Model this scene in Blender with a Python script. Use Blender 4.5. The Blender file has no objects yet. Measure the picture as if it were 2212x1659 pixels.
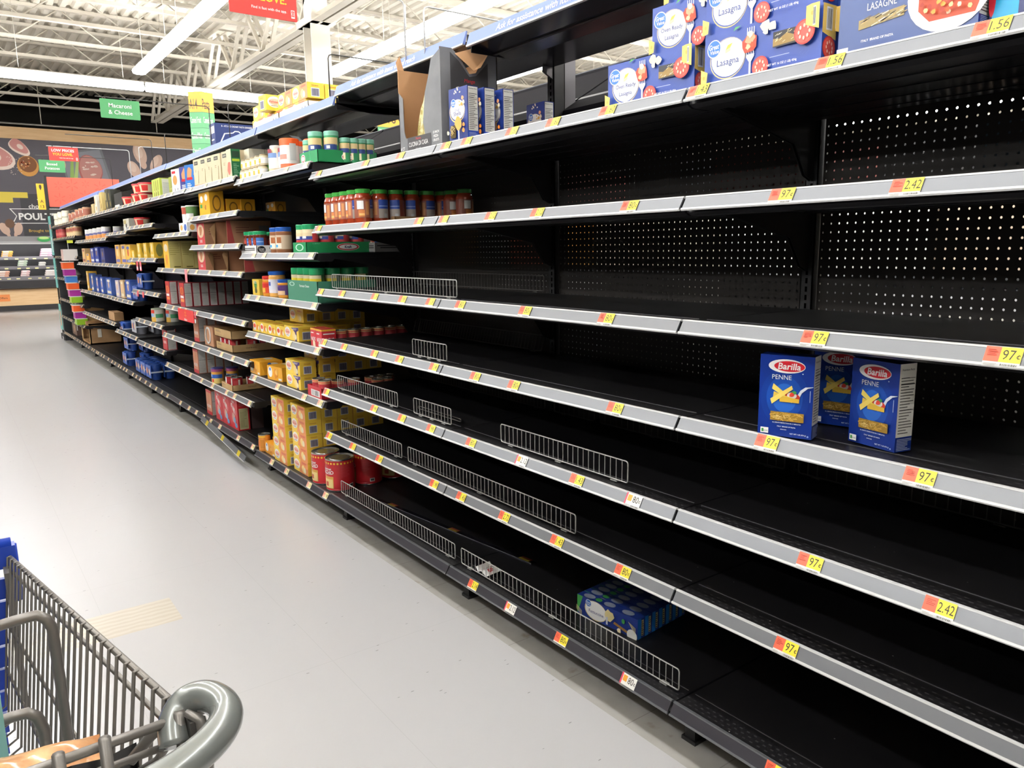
import bpy, math, random
from mathutils import Vector, Matrix
random.seed(11)
PI = math.pi
COL = bpy.context.scene.collection
SC = bpy.context.scene

# ------------------------------------------------------------ camera, world, exposure
def look(pitch, yaw, roll):
    cy, sy, cp, sp = math.cos(yaw), math.sin(yaw), math.cos(pitch), math.sin(pitch)
    f = Vector((sy*cp, cy*cp, -sp)); r0 = Vector((cy, -sy, 0)); u0 = r0.cross(f)
    c, s = math.cos(roll), math.sin(roll)
    r = r0*c + u0*s; u = u0*c - r0*s
    return Matrix((r, u, -f)).transposed()
cd = bpy.data.cameras.new('camera'); cam = bpy.data.objects.new('camera', cd); COL.objects.link(cam)
cam.matrix_world = Matrix.Translation((0, 0, 1.461)) @ look(0.1769, 0.6338, -0.015).to_4x4()
cd.sensor_width = 36; cd.lens = 36*1647.3/2212; cd.clip_start = .02; cd.clip_end = 100
SC.camera = cam
w = bpy.data.worlds.new('world'); SC.world = w; w.use_nodes = True
w.node_tree.nodes['Background'].inputs[0].default_value = (1.0, .95, .88, 1)
w.node_tree.nodes['Background'].inputs[1].default_value = 0.22
SC.view_settings.view_transform = 'Standard'; SC.view_settings.look = 'None'
SC.view_settings.gamma = 1; SC.view_settings.use_curve_mapping = False
SC.view_settings.exposure = 0.68
TUBE_POWER = 15.0      # emission of the ceiling tubes
SC.cycles.max_bounces = 8; SC.cycles.transparent_max_bounces = 12
SC.cycles.sample_clamp_indirect = 4

# ------------------------------------------------------------ materials
def lin(h):
    h = h.lstrip('#'); o = []
    for i in (0, 2, 4):
        c = int(h[i:i+2], 16)/255
        o.append(c/12.92 if c <= .04045 else ((c+.055)/1.055)**2.4)
    return (*o, 1)
MATS = {}
def mat(name, hexc='888888', rough=.5, metal=0, spec=.5, emit=0, coat=0):
    if name in MATS: return MATS[name]
    m = bpy.data.materials.new(name); m.use_nodes = True
    b = m.node_tree.nodes['Principled BSDF']
    b.inputs['Base Color'].default_value = lin(hexc); b.inputs['Roughness'].default_value = rough
    b.inputs['Metallic'].default_value = metal; b.inputs['Specular IOR Level'].default_value = spec
    if coat: b.inputs['Coat Weight'].default_value = coat; b.inputs['Coat Roughness'].default_value = .08
    if emit:
        b.inputs['Emission Color'].default_value = (.98, .99, 1.0, 1); b.inputs['Emission Strength'].default_value = emit
    MATS[name] = m
    return m
def P(hexc, rough=.45):            # printed cardboard / plastic of one colour
    return mat('print_'+hexc+('_%d' % int(rough*100)), hexc, rough)
class N:                           # tiny node-graph helper
    def __init__(s, m): s.t = m.node_tree; s.n = s.t.nodes; s.l = s.t.links; s.b = s.n['Principled BSDF']
    def add(s, kind, **kw):
        n = s.n.new(kind)
        for k, v in kw.items(): setattr(n, k, v)
        return n
    def val(s, sock, v):
        if hasattr(v, 'is_linked') or hasattr(v, 'links'): s.l.new(v, sock)
        else: sock.default_value = v
    def math(s, op, a, b=0, c=None):
        n = s.add('ShaderNodeMath', operation=op); s.val(n.inputs[0], a); s.val(n.inputs[1], b)
        if c is not None: s.val(n.inputs[2], c)
        return n.outputs[0]
    def mix(s, f, a, b):
        n = s.add('ShaderNodeMix', data_type='RGBA'); s.val(n.inputs[0], f); s.val(n.inputs[6], a); s.val(n.inputs[7], b)
        return n.outputs[2]
    def noise(s, scale, detail=3, vec=None, rough=.5):
        n = s.add('ShaderNodeTexNoise'); n.inputs['Scale'].default_value = scale; n.inputs['Detail'].default_value = detail
        n.inputs['Roughness'].default_value = rough
        if vec is not None: s.l.new(vec, n.inputs['Vector'])
        return n.outputs['Fac']
    def ramp(s, fac, a, b):        # smooth 0..1 between a and b
        n = s.add('ShaderNodeMapRange'); s.val(n.inputs[0], fac); n.inputs[1].default_value = a; n.inputs[2].default_value = b
        return n.outputs[0]
    def pos(s):
        g = s.add('ShaderNodeNewGeometry'); x = s.add('ShaderNodeSeparateXYZ'); s.l.new(g.outputs['Position'], x.inputs[0])
        return g.outputs['Position'], x.outputs[0], x.outputs[1], x.outputs[2]
    def color(s, c): s.l.new(c, s.b.inputs['Base Color'])

def floor_material():
    m = mat('floor_vinyl', 'B9B6B3', .3, spec=.5); g = N(m); pos, X, Y, Z = g.pos()
    big = g.noise(.9, 2, pos); base = g.mix(g.math('MULTIPLY', big, .8), lin('C0C0C1'), lin('BDBABA'))
    mp = g.add('ShaderNodeMapping'); g.l.new(pos, mp.inputs[0]); mp.inputs['Rotation'].default_value = (0, 0, .5); mp.inputs['Scale'].default_value = (24, 90, 1)
    v = g.add('ShaderNodeTexVoronoi'); g.l.new(mp.outputs[0], v.inputs['Vector']); v.inputs['Scale'].default_value = 1
    rnd = g.add('ShaderNodeSeparateColor'); g.l.new(v.outputs['Color'], rnd.inputs[0])
    fleck = g.math('MULTIPLY', g.math('LESS_THAN', v.outputs['Distance'], .15), g.math('GREATER_THAN', rnd.outputs[0], .972))
    fleck2 = g.math('MULTIPLY', g.math('LESS_THAN', v.outputs['Distance'], .3), g.math('LESS_THAN', rnd.outputs[1], .14))
    base = g.mix(g.math('MULTIPLY', fleck, .7), base, lin('6E6A66'))
    # tile joints every 0.61 m, hairline
    jx = g.math('LESS_THAN', g.math('PINGPONG', g.math('ADD', X, .25), .305), .0012); jy = g.math('LESS_THAN', g.math('PINGPONG', Y, .61), .0012)
    base = g.mix(g.math('MULTIPLY', g.math('MAXIMUM', jx, jy), .16), base, lin('8F8B88'))
    # older grey strip along the shelving feet
    strip = g.math('MULTIPLY', g.math('GREATER_THAN', X, 1.535), g.math('MULTIPLY', g.math('LESS_THAN', X, 2.75), g.math('LESS_THAN', Y, 15.0)))
    gr = g.mix(g.ramp(g.noise(6, 4, pos), .35, .7), lin('B3B0AA'), lin('A5A29B'))
    gj = g.math('LESS_THAN', g.math('PINGPONG', Y, .1525), .0015)
    gr = g.mix(g.math('MULTIPLY', gj, .5), gr, lin('77736D'))
    rust = g.math('MULTIPLY', g.ramp(g.noise(9, 3, pos), .66, .74), .5); gr = g.mix(rust, gr, lin('7C6A4C'))
    base = g.mix(strip, base, gr)
    # a repair patch of older tile
    pt = g.math('MULTIPLY', g.math('MULTIPLY', g.math('GREATER_THAN', Y, 3.12), g.math('LESS_THAN', Y, 3.36)), g.math('LESS_THAN', X, .62))
    wv = g.add('ShaderNodeTexWave', bands_direction='Y'); g.l.new(pos, wv.inputs[0]); wv.inputs['Scale'].default_value = 9; wv.inputs['Distortion'].default_value = 4
    base = g.mix(pt, base, g.mix(wv.outputs['Fac'], lin('CBC4B6'), lin('C3BAAA')))
    g.color(base)
    g.b.inputs['Roughness'].default_value = .27
    return m
def shelf_material():
    m = mat('black_shelf_steel', '141315', .42, spec=.45); g = N(m); pos, X, Y, Z = g.pos()
    v = g.add('ShaderNodeTexVoronoi'); g.l.new(pos, v.inputs['Vector']); v.inputs['Scale'].default_value = 26
    rc = g.add('ShaderNodeSeparateColor'); g.l.new(v.outputs['Color'], rc.inputs[0])
    dust = g.math('MULTIPLY', g.math('LESS_THAN', v.outputs['Distance'], .055), g.math('GREATER_THAN', rc.outputs[0], .8))
    smear = g.math('MULTIPLY', g.ramp(g.noise(3.3, 5, pos), .5, .8), .35)
    c = g.mix(smear, lin('151416'), lin('232122'))
    # perforated strip behind the price rail; slots painted lighter for light coming through
    row = g.math('PINGPONG', g.math('ADD', X, -1.581), .0075); inrow = g.math('LESS_THAN', row, .0024)
    shift = g.math('MULTIPLY', g.math('FLOOR', g.math('DIVIDE', g.math('ADD', X, -1.5735), .015)), .008)
    sl = g.math('LESS_THAN', g.math('PINGPONG', g.math('ADD', Y, shift), .0115), .0042)
    band = g.math('MULTIPLY', g.math('GREATER_THAN', X, 1.5735), g.math('LESS_THAN', X, 1.6185))
    slots = g.math('MULTIPLY', g.math('MULTIPLY', inrow, sl), band)
    c = g.mix(slots, c, lin('3A393A'))
    c = g.mix(dust, c, lin('A39F9A')); g.color(c)
    return m
def peg_material():
    m = mat('pegboard_panel', '1D1A1A', .55, spec=.35); g = N(m); pos, X, Y, Z = g.pos()
    a = g.math('PINGPONG', g.math('ADD', Y, .0005), .0127); b = g.math('PINGPONG', g.math('ADD', Z, .0067), .0127)
    d = g.math('SQRT', g.math('ADD', g.math('MULTIPLY', a, a), g.math('MULTIPLY', b, b)))
    hole = g.math('LESS_THAN', d, .0035)
    hole = g.math('MULTIPLY', hole, g.math('LESS_THAN', Z, 1.86))
    tr = g.add('ShaderNodeBsdfTransparent'); mx = g.add('ShaderNodeMixShader'); out = [n for n in g.n if n.type == 'OUTPUT_MATERIAL'][0]
    g.l.new(hole, mx.inputs[0]); g.l.new(g.b.outputs[0], mx.inputs[1]); g.l.new(tr.outputs[0], mx.inputs[2]); g.l.new(mx.outputs[0], out.inputs[0])
    g.color(g.mix(g.ramp(g.noise(1.5, 3, pos), .3, .7), lin('262221'), lin('2E2925')))
    return m
def noisy(name, c1, c2, scale, rough=.5, stretch=None, lo=.35, hi=.65, metal=0):
    if name in MATS: return MATS[name]
    m = mat(name, c1, rough, metal); g = N(m); tc = g.add('ShaderNodeTexCoord'); vec = tc.outputs['Object']
    if stretch:
        mp = g.add('ShaderNodeMapping'); g.l.new(vec, mp.inputs[0]); mp.inputs['Scale'].default_value = stretch; vec = mp.outputs[0]
    g.color(g.mix(g.ramp(g.noise(scale, 4, vec), lo, hi), lin(c1), lin(c2)))
    return m
FLOOR = floor_material(); SHELF = shelf_material(); PEG = peg_material()
BLACK = mat('black_steel', '1A191B', .42, spec=.5); UNDER = mat('black_shelf_underside', '201F22', .3, spec=.6)
RAIL = mat('price_rail_plastic', '77797D', .4, metal=.6); RAILE = mat('price_rail_edge', 'CFCFCE', .3)
RAILD = mat('dark_price_rail', '4C4A50', .3, metal=.5); CANOPYLIP = mat('blue_canopy_strip', '7083BE', .5)  # RAILD: darker rail tone for the bottom shelves and the far bays
WIRE = mat('bright_fence_wire', 'B9B9B4', .32, metal=.55); WIRED = mat('dark_fence_wire', '55524F', .45, metal=.3)
ROOFW = noisy('roof_white_paint', 'C6BFB1', 'B8B0A1', 1.3, .6); DECK = noisy('roof_deck_paint', 'D6CFC0', 'C6BEAF', .5, .65)
CARDB = noisy('brown_cardboard', 'B08A62', '9F7B55', 7, .75); CARDL = noisy('light_cardboard', 'C9A877', 'BD9B6A', 6, .75)
WHITE = P('F2F1EE'); TUBE = mat('lamp_tube_glow', 'FFFFFF', .4, emit=TUBE_POWER); UPGLOW = mat('lamp_added_upglow', 'FFFFFF', .4, emit=TUBE_POWER*2.0)  # last one: glowing strips added on the lamp tops to brighten the ceiling
TIN = mat('tin_can_metal', 'B4B2AC', .25, metal=.9); CARTG = mat('grey_cart_wire', '77736E', .35, metal=.5)

# ------------------------------------------------------------ mesh building
_tc = {}
def glyphs(s, bold, shear):
    k = (s, bold, shear)
    if k not in _tc:
        cu = bpy.data.curves.new('t', 'FONT'); cu.body = s; cu.offset = bold; cu.shear = shear; cu.resolution_u = 2; cu.align_x = 'LEFT'
        ob = bpy.data.objects.new('t', cu); COL.objects.link(ob)
        me = bpy.data.meshes.new_from_object(ob.evaluated_get(bpy.context.evaluated_depsgraph_get()))
        vs = [(v.co.x, v.co.y) for v in me.vertices]; fs = [tuple(p.vertices) for p in me.polygons]
        bpy.data.objects.remove(ob); bpy.data.meshes.remove(me); bpy.data.curves.remove(cu)
        x0 = min(v[0] for v in vs); x1 = max(v[0] for v in vs); y0 = min(v[1] for v in vs); y1 = max(v[1] for v in vs)
        _tc[k] = ([((x-x0)/(y1-y0), (y-y0)/(y1-y0)) for x, y in vs], fs, (x1-x0)/(y1-y0))
    return _tc[k]
class MB:
    def __init__(s): s.v = []; s.f = []; s.m = []; s.mats = []; s.sm = []
    def mi(s, m):
        if m not in s.mats: s.mats.append(m)
        return s.mats.index(m)
    def add(s, vs, fs, m, smooth=False):
        o = len(s.v); i = s.mi(m); s.v += [tuple(v) for v in vs]
        for f in fs: s.f.append(tuple(a+o for a in f)); s.m.append(i); s.sm.append(smooth)
        return s
    def box(s, x0, x1, y0, y1, z0, z1, m, fm=None):
        """fm: materials by face: 'x-','x+','y-','y+','z-','z+'"""
        vs = [(x, y, z) for x in (x0, x1) for y in (y0, y1) for z in (z0, z1)]
        F = {'x-': (0, 1, 3, 2), 'x+': (4, 6, 7, 5), 'y-': (0, 4, 5, 1), 'y+': (2, 3, 7, 6), 'z-': (0, 2, 6, 4), 'z+': (1, 5, 7, 3)}
        for k, f in F.items(): s.add([vs[i] for i in f], [(0, 1, 2, 3)], (fm or {}).get(k, m))
        return s
    def quad(s, a, b, c, d, m): return s.add([a, b, c, d], [(0, 1, 2, 3)], m)
    def prism(s, prof, a0, a1, m, axis='y', caps=True):
        """profile of 2D points extruded along an axis (y: profile is x,z; x: y,z; z: x,y)"""
        mk = {'y': lambda p, a: (p[0], a, p[1]), 'x': lambda p, a: (a, p[0], p[1]), 'z': lambda p, a: (p[0], p[1], a)}[axis]
        n = len(prof); vs = [mk(p, a0) for p in prof]+[mk(p, a1) for p in prof]
        fs = [(i, (i+1) % n, n+(i+1) % n, n+i) for i in range(n)]
        if caps: fs += [tuple(range(n-1, -1, -1)), tuple(range(n, 2*n))]
        return s.add(vs, fs, m)
    def tube(s, pts, r, m, seg=6, closed=False, caps=True, smooth=True):
        pts = [Vector(p) for p in pts]; n = len(pts); vs = []; up = None
        for i, p in enumerate(pts):
            a = pts[i-1] if (i or closed) else p; b = pts[(i+1) % n] if (i < n-1 or closed) else p
            t = (b-a).normalized()
            if up is None: up = Vector((0, 0, 1)) if abs(t.z) < .9 else Vector((1, 0, 0))
            sd = t.cross(up).normalized(); up = sd.cross(t).normalized()
            rr = r[i] if isinstance(r, (list, tuple)) else r
            for k in range(seg):
                an = 2*PI*k/seg; vs.append(p+sd*math.cos(an)*rr+up*math.sin(an)*rr)
        fs = []
        for i in range(n if closed else n-1):
            j = (i+1) % n
            for k in range(seg): fs.append((i*seg+k, i*seg+(k+1) % seg, j*seg+(k+1) % seg, j*seg+k))
        if caps and not closed: fs += [tuple(range(seg-1, -1, -1)), tuple((n-1)*seg+k for k in range(seg))]
        return s.add(vs, fs, m, smooth)
    def lathe(s, prof, c, m, seg=20, a0=0, a1=2*PI, smooth=True):
        """prof: list of (r, z) or (r, z, material of the band above)"""
        full = abs(a1-a0-2*PI) < 1e-6; ns = seg if full else seg+1
        for i in range(len(prof)-1):
            (r0, z0), (r1, z1) = prof[i][:2], prof[i+1][:2]; mm = prof[i][2] if len(prof[i]) > 2 else m
            vs = []
            for rr, z in ((r0, z0), (r1, z1)):
                for k in range(ns):
                    a = a0+(a1-a0)*k/seg; vs.append((c[0]+rr*math.cos(a), c[1]+rr*math.sin(a), c[2]+z))
            if r0 < 1e-5: fs = [(k, ns+(k+1) % ns, ns+k) for k in range(seg)]
            elif r1 < 1e-5: fs = [(k, (k+1) % ns, ns+k) for k in range(seg)]
            else: fs = [(k, (k+1) % ns, ns+(k+1) % ns, ns+k) for k in range(seg)]
            s.add(vs, fs, mm, smooth)
        return s
    def xform(s, M): s.v = [tuple(M @ Vector(v)) for v in s.v]; return s
    def mesh(s, name='m'):
        me = bpy.data.meshes.new(name); me.from_pydata(s.v, [], s.f)
        for m in s.mats: me.materials.append(m)
        me.polygons.foreach_set('material_index', s.m); me.polygons.foreach_set('use_smooth', s.sm); me.update()
        return me
class Face:
    """a flat printed face: O = lower-left corner, U = right, V = up (metres); print is layered in thin steps"""
    def __init__(s, mb, O, U, V, w, h):
        s.mb, s.O, s.U, s.V, s.w, s.h = mb, Vector(O), Vector(U), Vector(V), w, h; s.Nn = s.U.cross(s.V); s.k = 1
    def pt(s, x, y): return s.O+s.U*(x*s.w)+s.V*(y*s.h)+s.Nn*(.00025*s.k)
    def poly(s, pts, m, step=True):
        s.mb.add([s.pt(*p) for p in pts], [tuple(range(len(pts)))], m)
        if step: s.k += 1
    def rect(s, x0, y0, x1, y1, m): s.poly([(x0, y0), (x1, y0), (x1, y1), (x0, y1)], m)
    def ell(s, cx, cy, rx, ry, m, n=20, rot=0):   # rx, ry in metres-free fractions of width / height
        s.poly([(cx+rx*math.cos(2*PI*i/n), cy+ry*math.sin(2*PI*i/n)) for i in range(n)], m)
    def blob(s, cx, cy, r, m, n=11, j=.3, sq=1):   # irregular patch, r as a fraction of height
        q = s.h/s.w
        s.poly([(cx+r*q*(1-j+2*j*random.random())*math.cos(2*PI*i/n), cy+sq*r*(1-j+2*j*random.random())*math.sin(2*PI*i/n)) for i in range(n)], m)
    def text(s, t, cx, cy, hh, m, bold=.01, shear=0, maxw=None, vert=False):
        if not t.strip(): return
        vs, fs, asp = glyphs(t, bold, shear); H = hh*s.h; sx = H
        if maxw and asp*H > maxw*(s.h if vert else s.w): sx = maxw*(s.h if vert else s.w)/asp
        c = s.pt(cx, cy); U, V = (s.U, s.V) if not vert else (s.V, -s.U)
        s.mb.add([c+U*((x-asp/2)*sx)+V*((y-.5)*H) for x, y in vs], fs, m); s.k += 1
    def lines(s, x0, y0, x1, y1, n, m, th=.4):
        d = (y1-y0)/n
        for i in range(n):
            e = x1-(x1-x0)*random.choice((0, .08, .25, .4)); s.poly([(x0, y0+i*d), (e, y0+i*d), (e, y0+i*d+d*th), (x0, y0+i*d+d*th)], m, False)
        s.k += 1
    def bars(s, x0, y0, x1, y1, m, n=14):
        x = x0
        while x < x1:
            ww = (x1-x0)/n*random.choice((.35, .6, 1.0)); s.poly([(x, y0), (min(x+ww, x1), y0), (min(x+ww, x1), y1), (x, y1)], m, False); x += ww+(x1-x0)/n*random.choice((.4, .7))
        s.k += 1

# ------------------------------------------------------------ objects
def setp(o, label=None, cat=None, group=None, kind=None):
    for k, v in (('label', label), ('category', cat), ('group', group), ('kind', kind)):
        if v: o[k] = v
    return o
def obj(name, mb, parent=None, label=None, cat=None, group=None, kind=None, loc=None, rz=0):
    o = bpy.data.objects.new(name, mb.mesh(name) if isinstance(mb, MB) else mb); COL.objects.link(o)
    if parent: o.parent = parent
    if loc: o.location = loc
    if rz: o.rotation_euler = (0, 0, rz)
    return setp(o, label, cat, group, kind)
def thing(name, loc, label, cat, group=None, rz=0):
    o = bpy.data.objects.new(name, None); COL.objects.link(o); o.location = loc; o.rotation_euler = (0, 0, rz); o.empty_display_size = .05
    return setp(o, label, cat, group)
def structure(name, mb, parent=None):
    return obj(name, mb, parent, kind=None if parent else 'structure')
ORD = ['first', 'second', 'third', 'fourth', 'fifth', 'sixth', 'seventh', 'eighth', 'ninth', 'tenth', 'eleventh', 'twelfth', 'thirteenth', 'fourteenth', 'fifteenth', 'sixteenth']
class Kind:
    """a product: parts = [(part name, MB)]; one part only -> the thing is that mesh"""
    def __init__(s, name, cat, parts): s.name, s.cat = name, cat; s.parts = [(n, p.mesh(n)) for n, p in parts]
    def put(s, x, y, z, label, group=None, rz=0, cat=None, tilt=None):
        cat = cat or s.cat
        if len(s.parts) == 1: o = obj(s.name, s.parts[0][1], None, label, cat, group, None, (x, y, z+.0006), rz)
        else:
            o = thing(s.name, (x, y, z+.0006), label, cat, group, rz)
            for n, me in s.parts: obj(n, me, o)
        if tilt: o.rotation_euler = tilt
        return o
# box-shaped product standing with its front towards the aisle (-X) and its near side towards -Y; origin at the front bottom centre
def carton(w_, d, h, m, front=None, side=None, top=None, fm=None, far=None):
    b = MB(); b.box(0, d, -w_/2, w_/2, 0, h, m, fm)
    if front: front(Face(b, (0, w_/2, 0), (0, -1, 0), (0, 0, 1), w_, h))
    if side: side(Face(b, (0, -w_/2, 0), (1, 0, 0), (0, 0, 1), d, h))
    if top: top(Face(b, (0, w_/2, h), (0, -1, 0), (1, 0, 0), w_, d))
    return b

# ============================================================ the hall
b = MB(); b.box(-22, 34, -5, 31, -.1, 0, FLOOR); structure('floor', b)
b = MB(); prof = []                                      # ribbed roof deck, ribs running along the aisle
x = -22.0
while x < 34:
    prof += [(x, 6.2), (x+.10, 6.2), (x+.13, 6.26), (x+.19, 6.26)]; x += .22
n = len(prof)
vs = [(p[0], -5, p[1]) for p in prof]+[(p[0], 27.2, p[1]) for p in prof]
b.add(vs, [(i, i+1, n+i+1, n+i) for i in range(n-1)], DECK)
structure('ceiling', b)
DARK = mat('unlit_hall_darkness', '141311', .9, spec=.1)  # near-black colour stands in for the unlit depth behind the far wall
b = MB(); b.box(-22, 34, 27.2, 27.4, 0, 6.3, DARK); structure('wall_back', b)
b = MB(); b.box(-22.1, -22, -5, 27.2, 0, 6.3, ROOFW); structure('wall_left', b)
b = MB(); b.box(34, 34.1, -5, 27.2, 0, 6.3, ROOFW); structure('wall_right', b)
b = MB(); b.box(-22, 34, -5.1, -5, 0, 6.3, ROOFW); structure('wall_front', b)

JY = [18.0+1.55*k for k in range(-13, 6)]
def joist(y, lab):
    t = thing('roof_joist', (0, y, 6.19), lab, 'joist', 'white bar joists under the roof deck')
    b = MB(); b.box(-12, 30, -.05, -.012, -.06, 0, ROOFW); b.box(-12, 30, .012, .05, -.06, 0, ROOFW); obj('top_chord', b, t)
    b = MB(); b.box(-12, 30, -.045, -.010, -.66, -.60, ROOFW); b.box(-12, 30, .010, .045, -.66, -.60, ROOFW); obj('bottom_chord', b, t)
    b = MB(); x = -12; i = 0
    while x < 30:
        z0, z1 = (-.03, -.63) if i % 2 == 0 else (-.63, -.03)
        b.tube([(x, 0, z0), (x+.8, 0, z1)], .014, ROOFW, 5); x += .8; i += 1
    obj('web', b, t)
if True:
    n = len(JY)
    for i, y in enumerate(JY):
        joist(y, 'white open-web roof joist, %s from the back of the hall' % (ORD[n-1-i] if n-1-i < 16 else ('frontmost', 'second frontmost', 'third frontmost')[i]))
# girder and column
t = thing('roof_girder', (5.1, 0, 0), 'deep white steel truss girder running along the hall onto the column', 'girder')
b = MB()
for s in (-1, 1): b.box(s*.02, s*.16, -3, 23, 5.98, 6.0, ROOFW); b.box(s*.02, s*.04, -3, 23, 5.82, 6.0, ROOFW)
b.box(-.15, .15, -3, 23, 5.80, 5.82, ROOFW); obj('top_chord', b, t)
b = MB()
for s in (-1, 1): b.box(s*.02, s*.15, -3, 22.9, 4.90, 4.92, ROOFW); b.box(s*.02, s*.04, -3, 22.9, 4.92, 5.05, ROOFW)
obj('bottom_chord', b, t)
y = -2.6; i = 0
while y < 22.5:
    m = MB(); up = i % 2 == 0; y1 = y+.78
    a, c = (y, y1) if up else (y1, y)
    for s in (-.07, .07):
        dx = .03; p = [(a-.035, 5.82), (a+.035, 5.82), (c+.035, 4.97), (c-.035, 4.97)]
        m.prism(p, s-dx, s+dx, ROOFW, 'x')
    obj('web_bar', m, t); y = y1 if up else y1+.22; i += 1
COLW = mat('column_white_paint', 'E6E0D4', .5)
t = thing('steel_column', (5.13, 12.0, 0), 'white steel I-section column rising behind the shelves', 'column')
b = MB(); b.box(-.155, .155, -.16, -.135, 0, 4.9, COLW); b.box(-.155, .155, .135, .16, 0, 4.9, COLW); b.box(-.012, .012, -.135, .135, 0, 4.9, COLW); obj('shaft', b, t)
b = MB(); b.box(-.2, .2, -.3, .3, 4.9, 5.0, COLW); b.box(-.13, .13, -.16, .16, 5.0, 6.0, COLW); obj('cap', b, t)

# ceiling lamps: suspended strip luminaires, 2.44 m each
HOUS = mat('lamp_housing', 'E8E6E0', .5)
def lamp_parts(L):
    h = MB(); h.prism([(-.035, .13), (.035, .13), (.035, .05), (-.035, .05)], 0, L, HOUS)
    l = MB(); l.box(-.105, -.04, .01, L-.01, .046, .05, UPGLOW); l.box(.04, .105, .01, L-.01, .046, .05, UPGLOW); l.prism([(-.115, .03), (.115, .03), (.10, -.015), (.05, -.03), (-.05, -.03), (-.10, -.015)], .01, L-.01, TUBE)
    wv = MB()
    for yy in (.35, L-.35): wv.tube([(0, yy, .13), (0, yy, 1.57)], .004, ROOFW, 4)
    return [('housing', h), ('diffuser', l), ('hanger', wv)]
LAMP = Kind('ceiling_lamp', 'lamp', lamp_parts(2.40))
ROWS = [(-5.35, 13.4, 'far left row'), (-2.5, 13.4, 'left row'), (.35, 13.4, 'row over the aisle'), (3.2, 15.4, 'row left of the column'), (6.12, 13.75, 'row right of the column'), (8.95, 13.3, 'row second to the right of the column'), (11.8, 13.3, 'row third to the right of the column'), (14.65, 13.3, 'fourth row right of the column')]+[(17.5+2.85*i, 13.3, '%s outer right row' % ORD[i]) for i in range(5)]+[(-8.2-2.85*i, 13.3, '%s outer left row' % ORD[i]) for i in range(4)]
for x, y1, nm in ROWS:
    for k in range(7):
        y0 = y1-2.44*(k+1)
        if y0 < -4.4: break
        LAMP.put(x, y0, 4.6, 'strip lamp, %s from the far end, %s' % (ORD[k], nm), 'strip lamps in rows along the aisles')
for k in range(7):
    LAMP.put(-6.2+2.44*(k+1), 16.8, 4.6, 'strip lamp in the line across the back aisle, %s from the left' % ORD[k], 'strip lamps across the back aisle', rz=PI/2)

# ============================================================ meat department at the back
WOODB = noisy('pale_wood_board', 'EBC79A', 'E2BA8A', 2.2, .55, stretch=(1, 1, 9))
MUR = mat('mural_charcoal', '56525A', .6)
b = MB(); b.box(-6.9, 12, 24.9, 25.0, 0, 4.53, MUR); structure('wall_far', b)
b = MB(); b.box(-6.9, 12, 24.86, 25.02, 4.52, 4.82, WOODB); structure('trim_1', b)
b = MB(); b.tube([(-6.9, 24.8, 4.90), (12, 24.8, 4.90)], .025, mat('galvanised_pipe', '8D8B87', .4, metal=.5), 8)
for xx in (-3, 0, 2.6, 5.5, 8.5): b.tube([(xx, 24.8, 4.9), (xx, 24.8, 6.2)], .012, ROOFW, 5)
obj('hanging_pipe', b, None, 'thin pipe running along the top of the pale wood band on the far wall', 'pipe')
t = thing('wall_mural', (0, 24.9, 0), 'dark meat department mural with chops, drumsticks and a white ribbon banner', 'mural')
def mural_piece(name, fn):
    m = MB(); f = Face(m, (0, -.004, 0), (1, 0, 0), (0, 0, 1), 1, 1); fn(f); return obj(name, m, t)
MEAT = P('C98A84', .6); MEATD = P('A45A56', .6); FAT = P('E8D3C8', .6); CHIC = P('D9B8A6', .6); GREYB = P('6F7076', .6)
def cpts(cx, cz, rx, rz, n=22, rot=0, k=0, j=0):
    o = []
    for i in range(n):
        a = 2*PI*i/n; r = 1+k*math.cos(a)+j*math.cos(3*a); x, z = rx*r*math.cos(a), rz*r*math.sin(a)
        o.append((cx+x*math.cos(rot)-z*math.sin(rot), cz+x*math.sin(rot)+z*math.cos(rot)))
    return o
def chops(f):
    for cx, cz, rx, rz, ro in ((1.42, 4.02, .42, .33, -.3), (2.0, 4.32, .27, .16, -.7), (.75, 4.05, .4, .4, .2)):
        f.poly(cpts(cx, cz, rx, rz, rot=ro, k=.12, j=.08), FAT); f.poly(cpts(cx, cz+.03, rx*.86, rz*.84, rot=ro, k=.12, j=.1), MEAT); f.poly(cpts(cx+.05, cz, rx*.3, rz*.34, rot=ro), FAT)
mural_piece('pork_chops_picture', chops)
def bowl(f):
    f.poly(cpts(2.18, 3.82, .25, .27), P('C98F45', .6)); f.poly(cpts(2.18, 3.87, .21, .21), P('7C4B26', .6))
    for i in range(24): a = random.random()*6.28; r = random.random()*.17; f.poly(cpts(2.18+r*math.cos(a), 3.87+r*math.sin(a), .022, .02, 6), P(random.choice(['E2B277', 'B0562F', 'D88A3C', '8E3B22']), .6), False)
    for i in range(30): f.poly(cpts(1.7+random.random()*.4, 3.55+random.random()*.5, .012, .01, 5), FAT, False)
mural_piece('spice_bowl_picture', bowl)
def plate(f):
    f.poly([(2.95, 4.22), (4.0, 4.42), (4.25, 3.3), (3.1, 3.2)], GREYB); f.poly([(3.0, 4.17), (3.95, 4.36), (4.17, 3.36), (3.15, 3.27)], P('82848C', .6))
    f.poly(cpts(3.67, 3.78, .30, .42, rot=.1, j=.04), MEATD); f.poly(cpts(3.68, 3.8, .27, .38, rot=.1, j=.05), P('B98078', .6))
    for i in range(16): f.poly(cpts(3.5+random.random()*.35, 3.5+random.random()*.55, .05*random.random()+.01, .02), FAT, False)
    f.poly([(3.12, 3.3), (3.22, 4.1), (3.28, 4.1), (3.24, 3.3)], P('8FAE5A', .6)); f.poly([(3.2, 3.3), (3.36, 4.1), (3.42, 4.08), (3.3, 3.3)], P('A9C277', .6)); f.poly(cpts(2.98, 3.9, .1, .14), P('C9B48C', .6))
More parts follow.
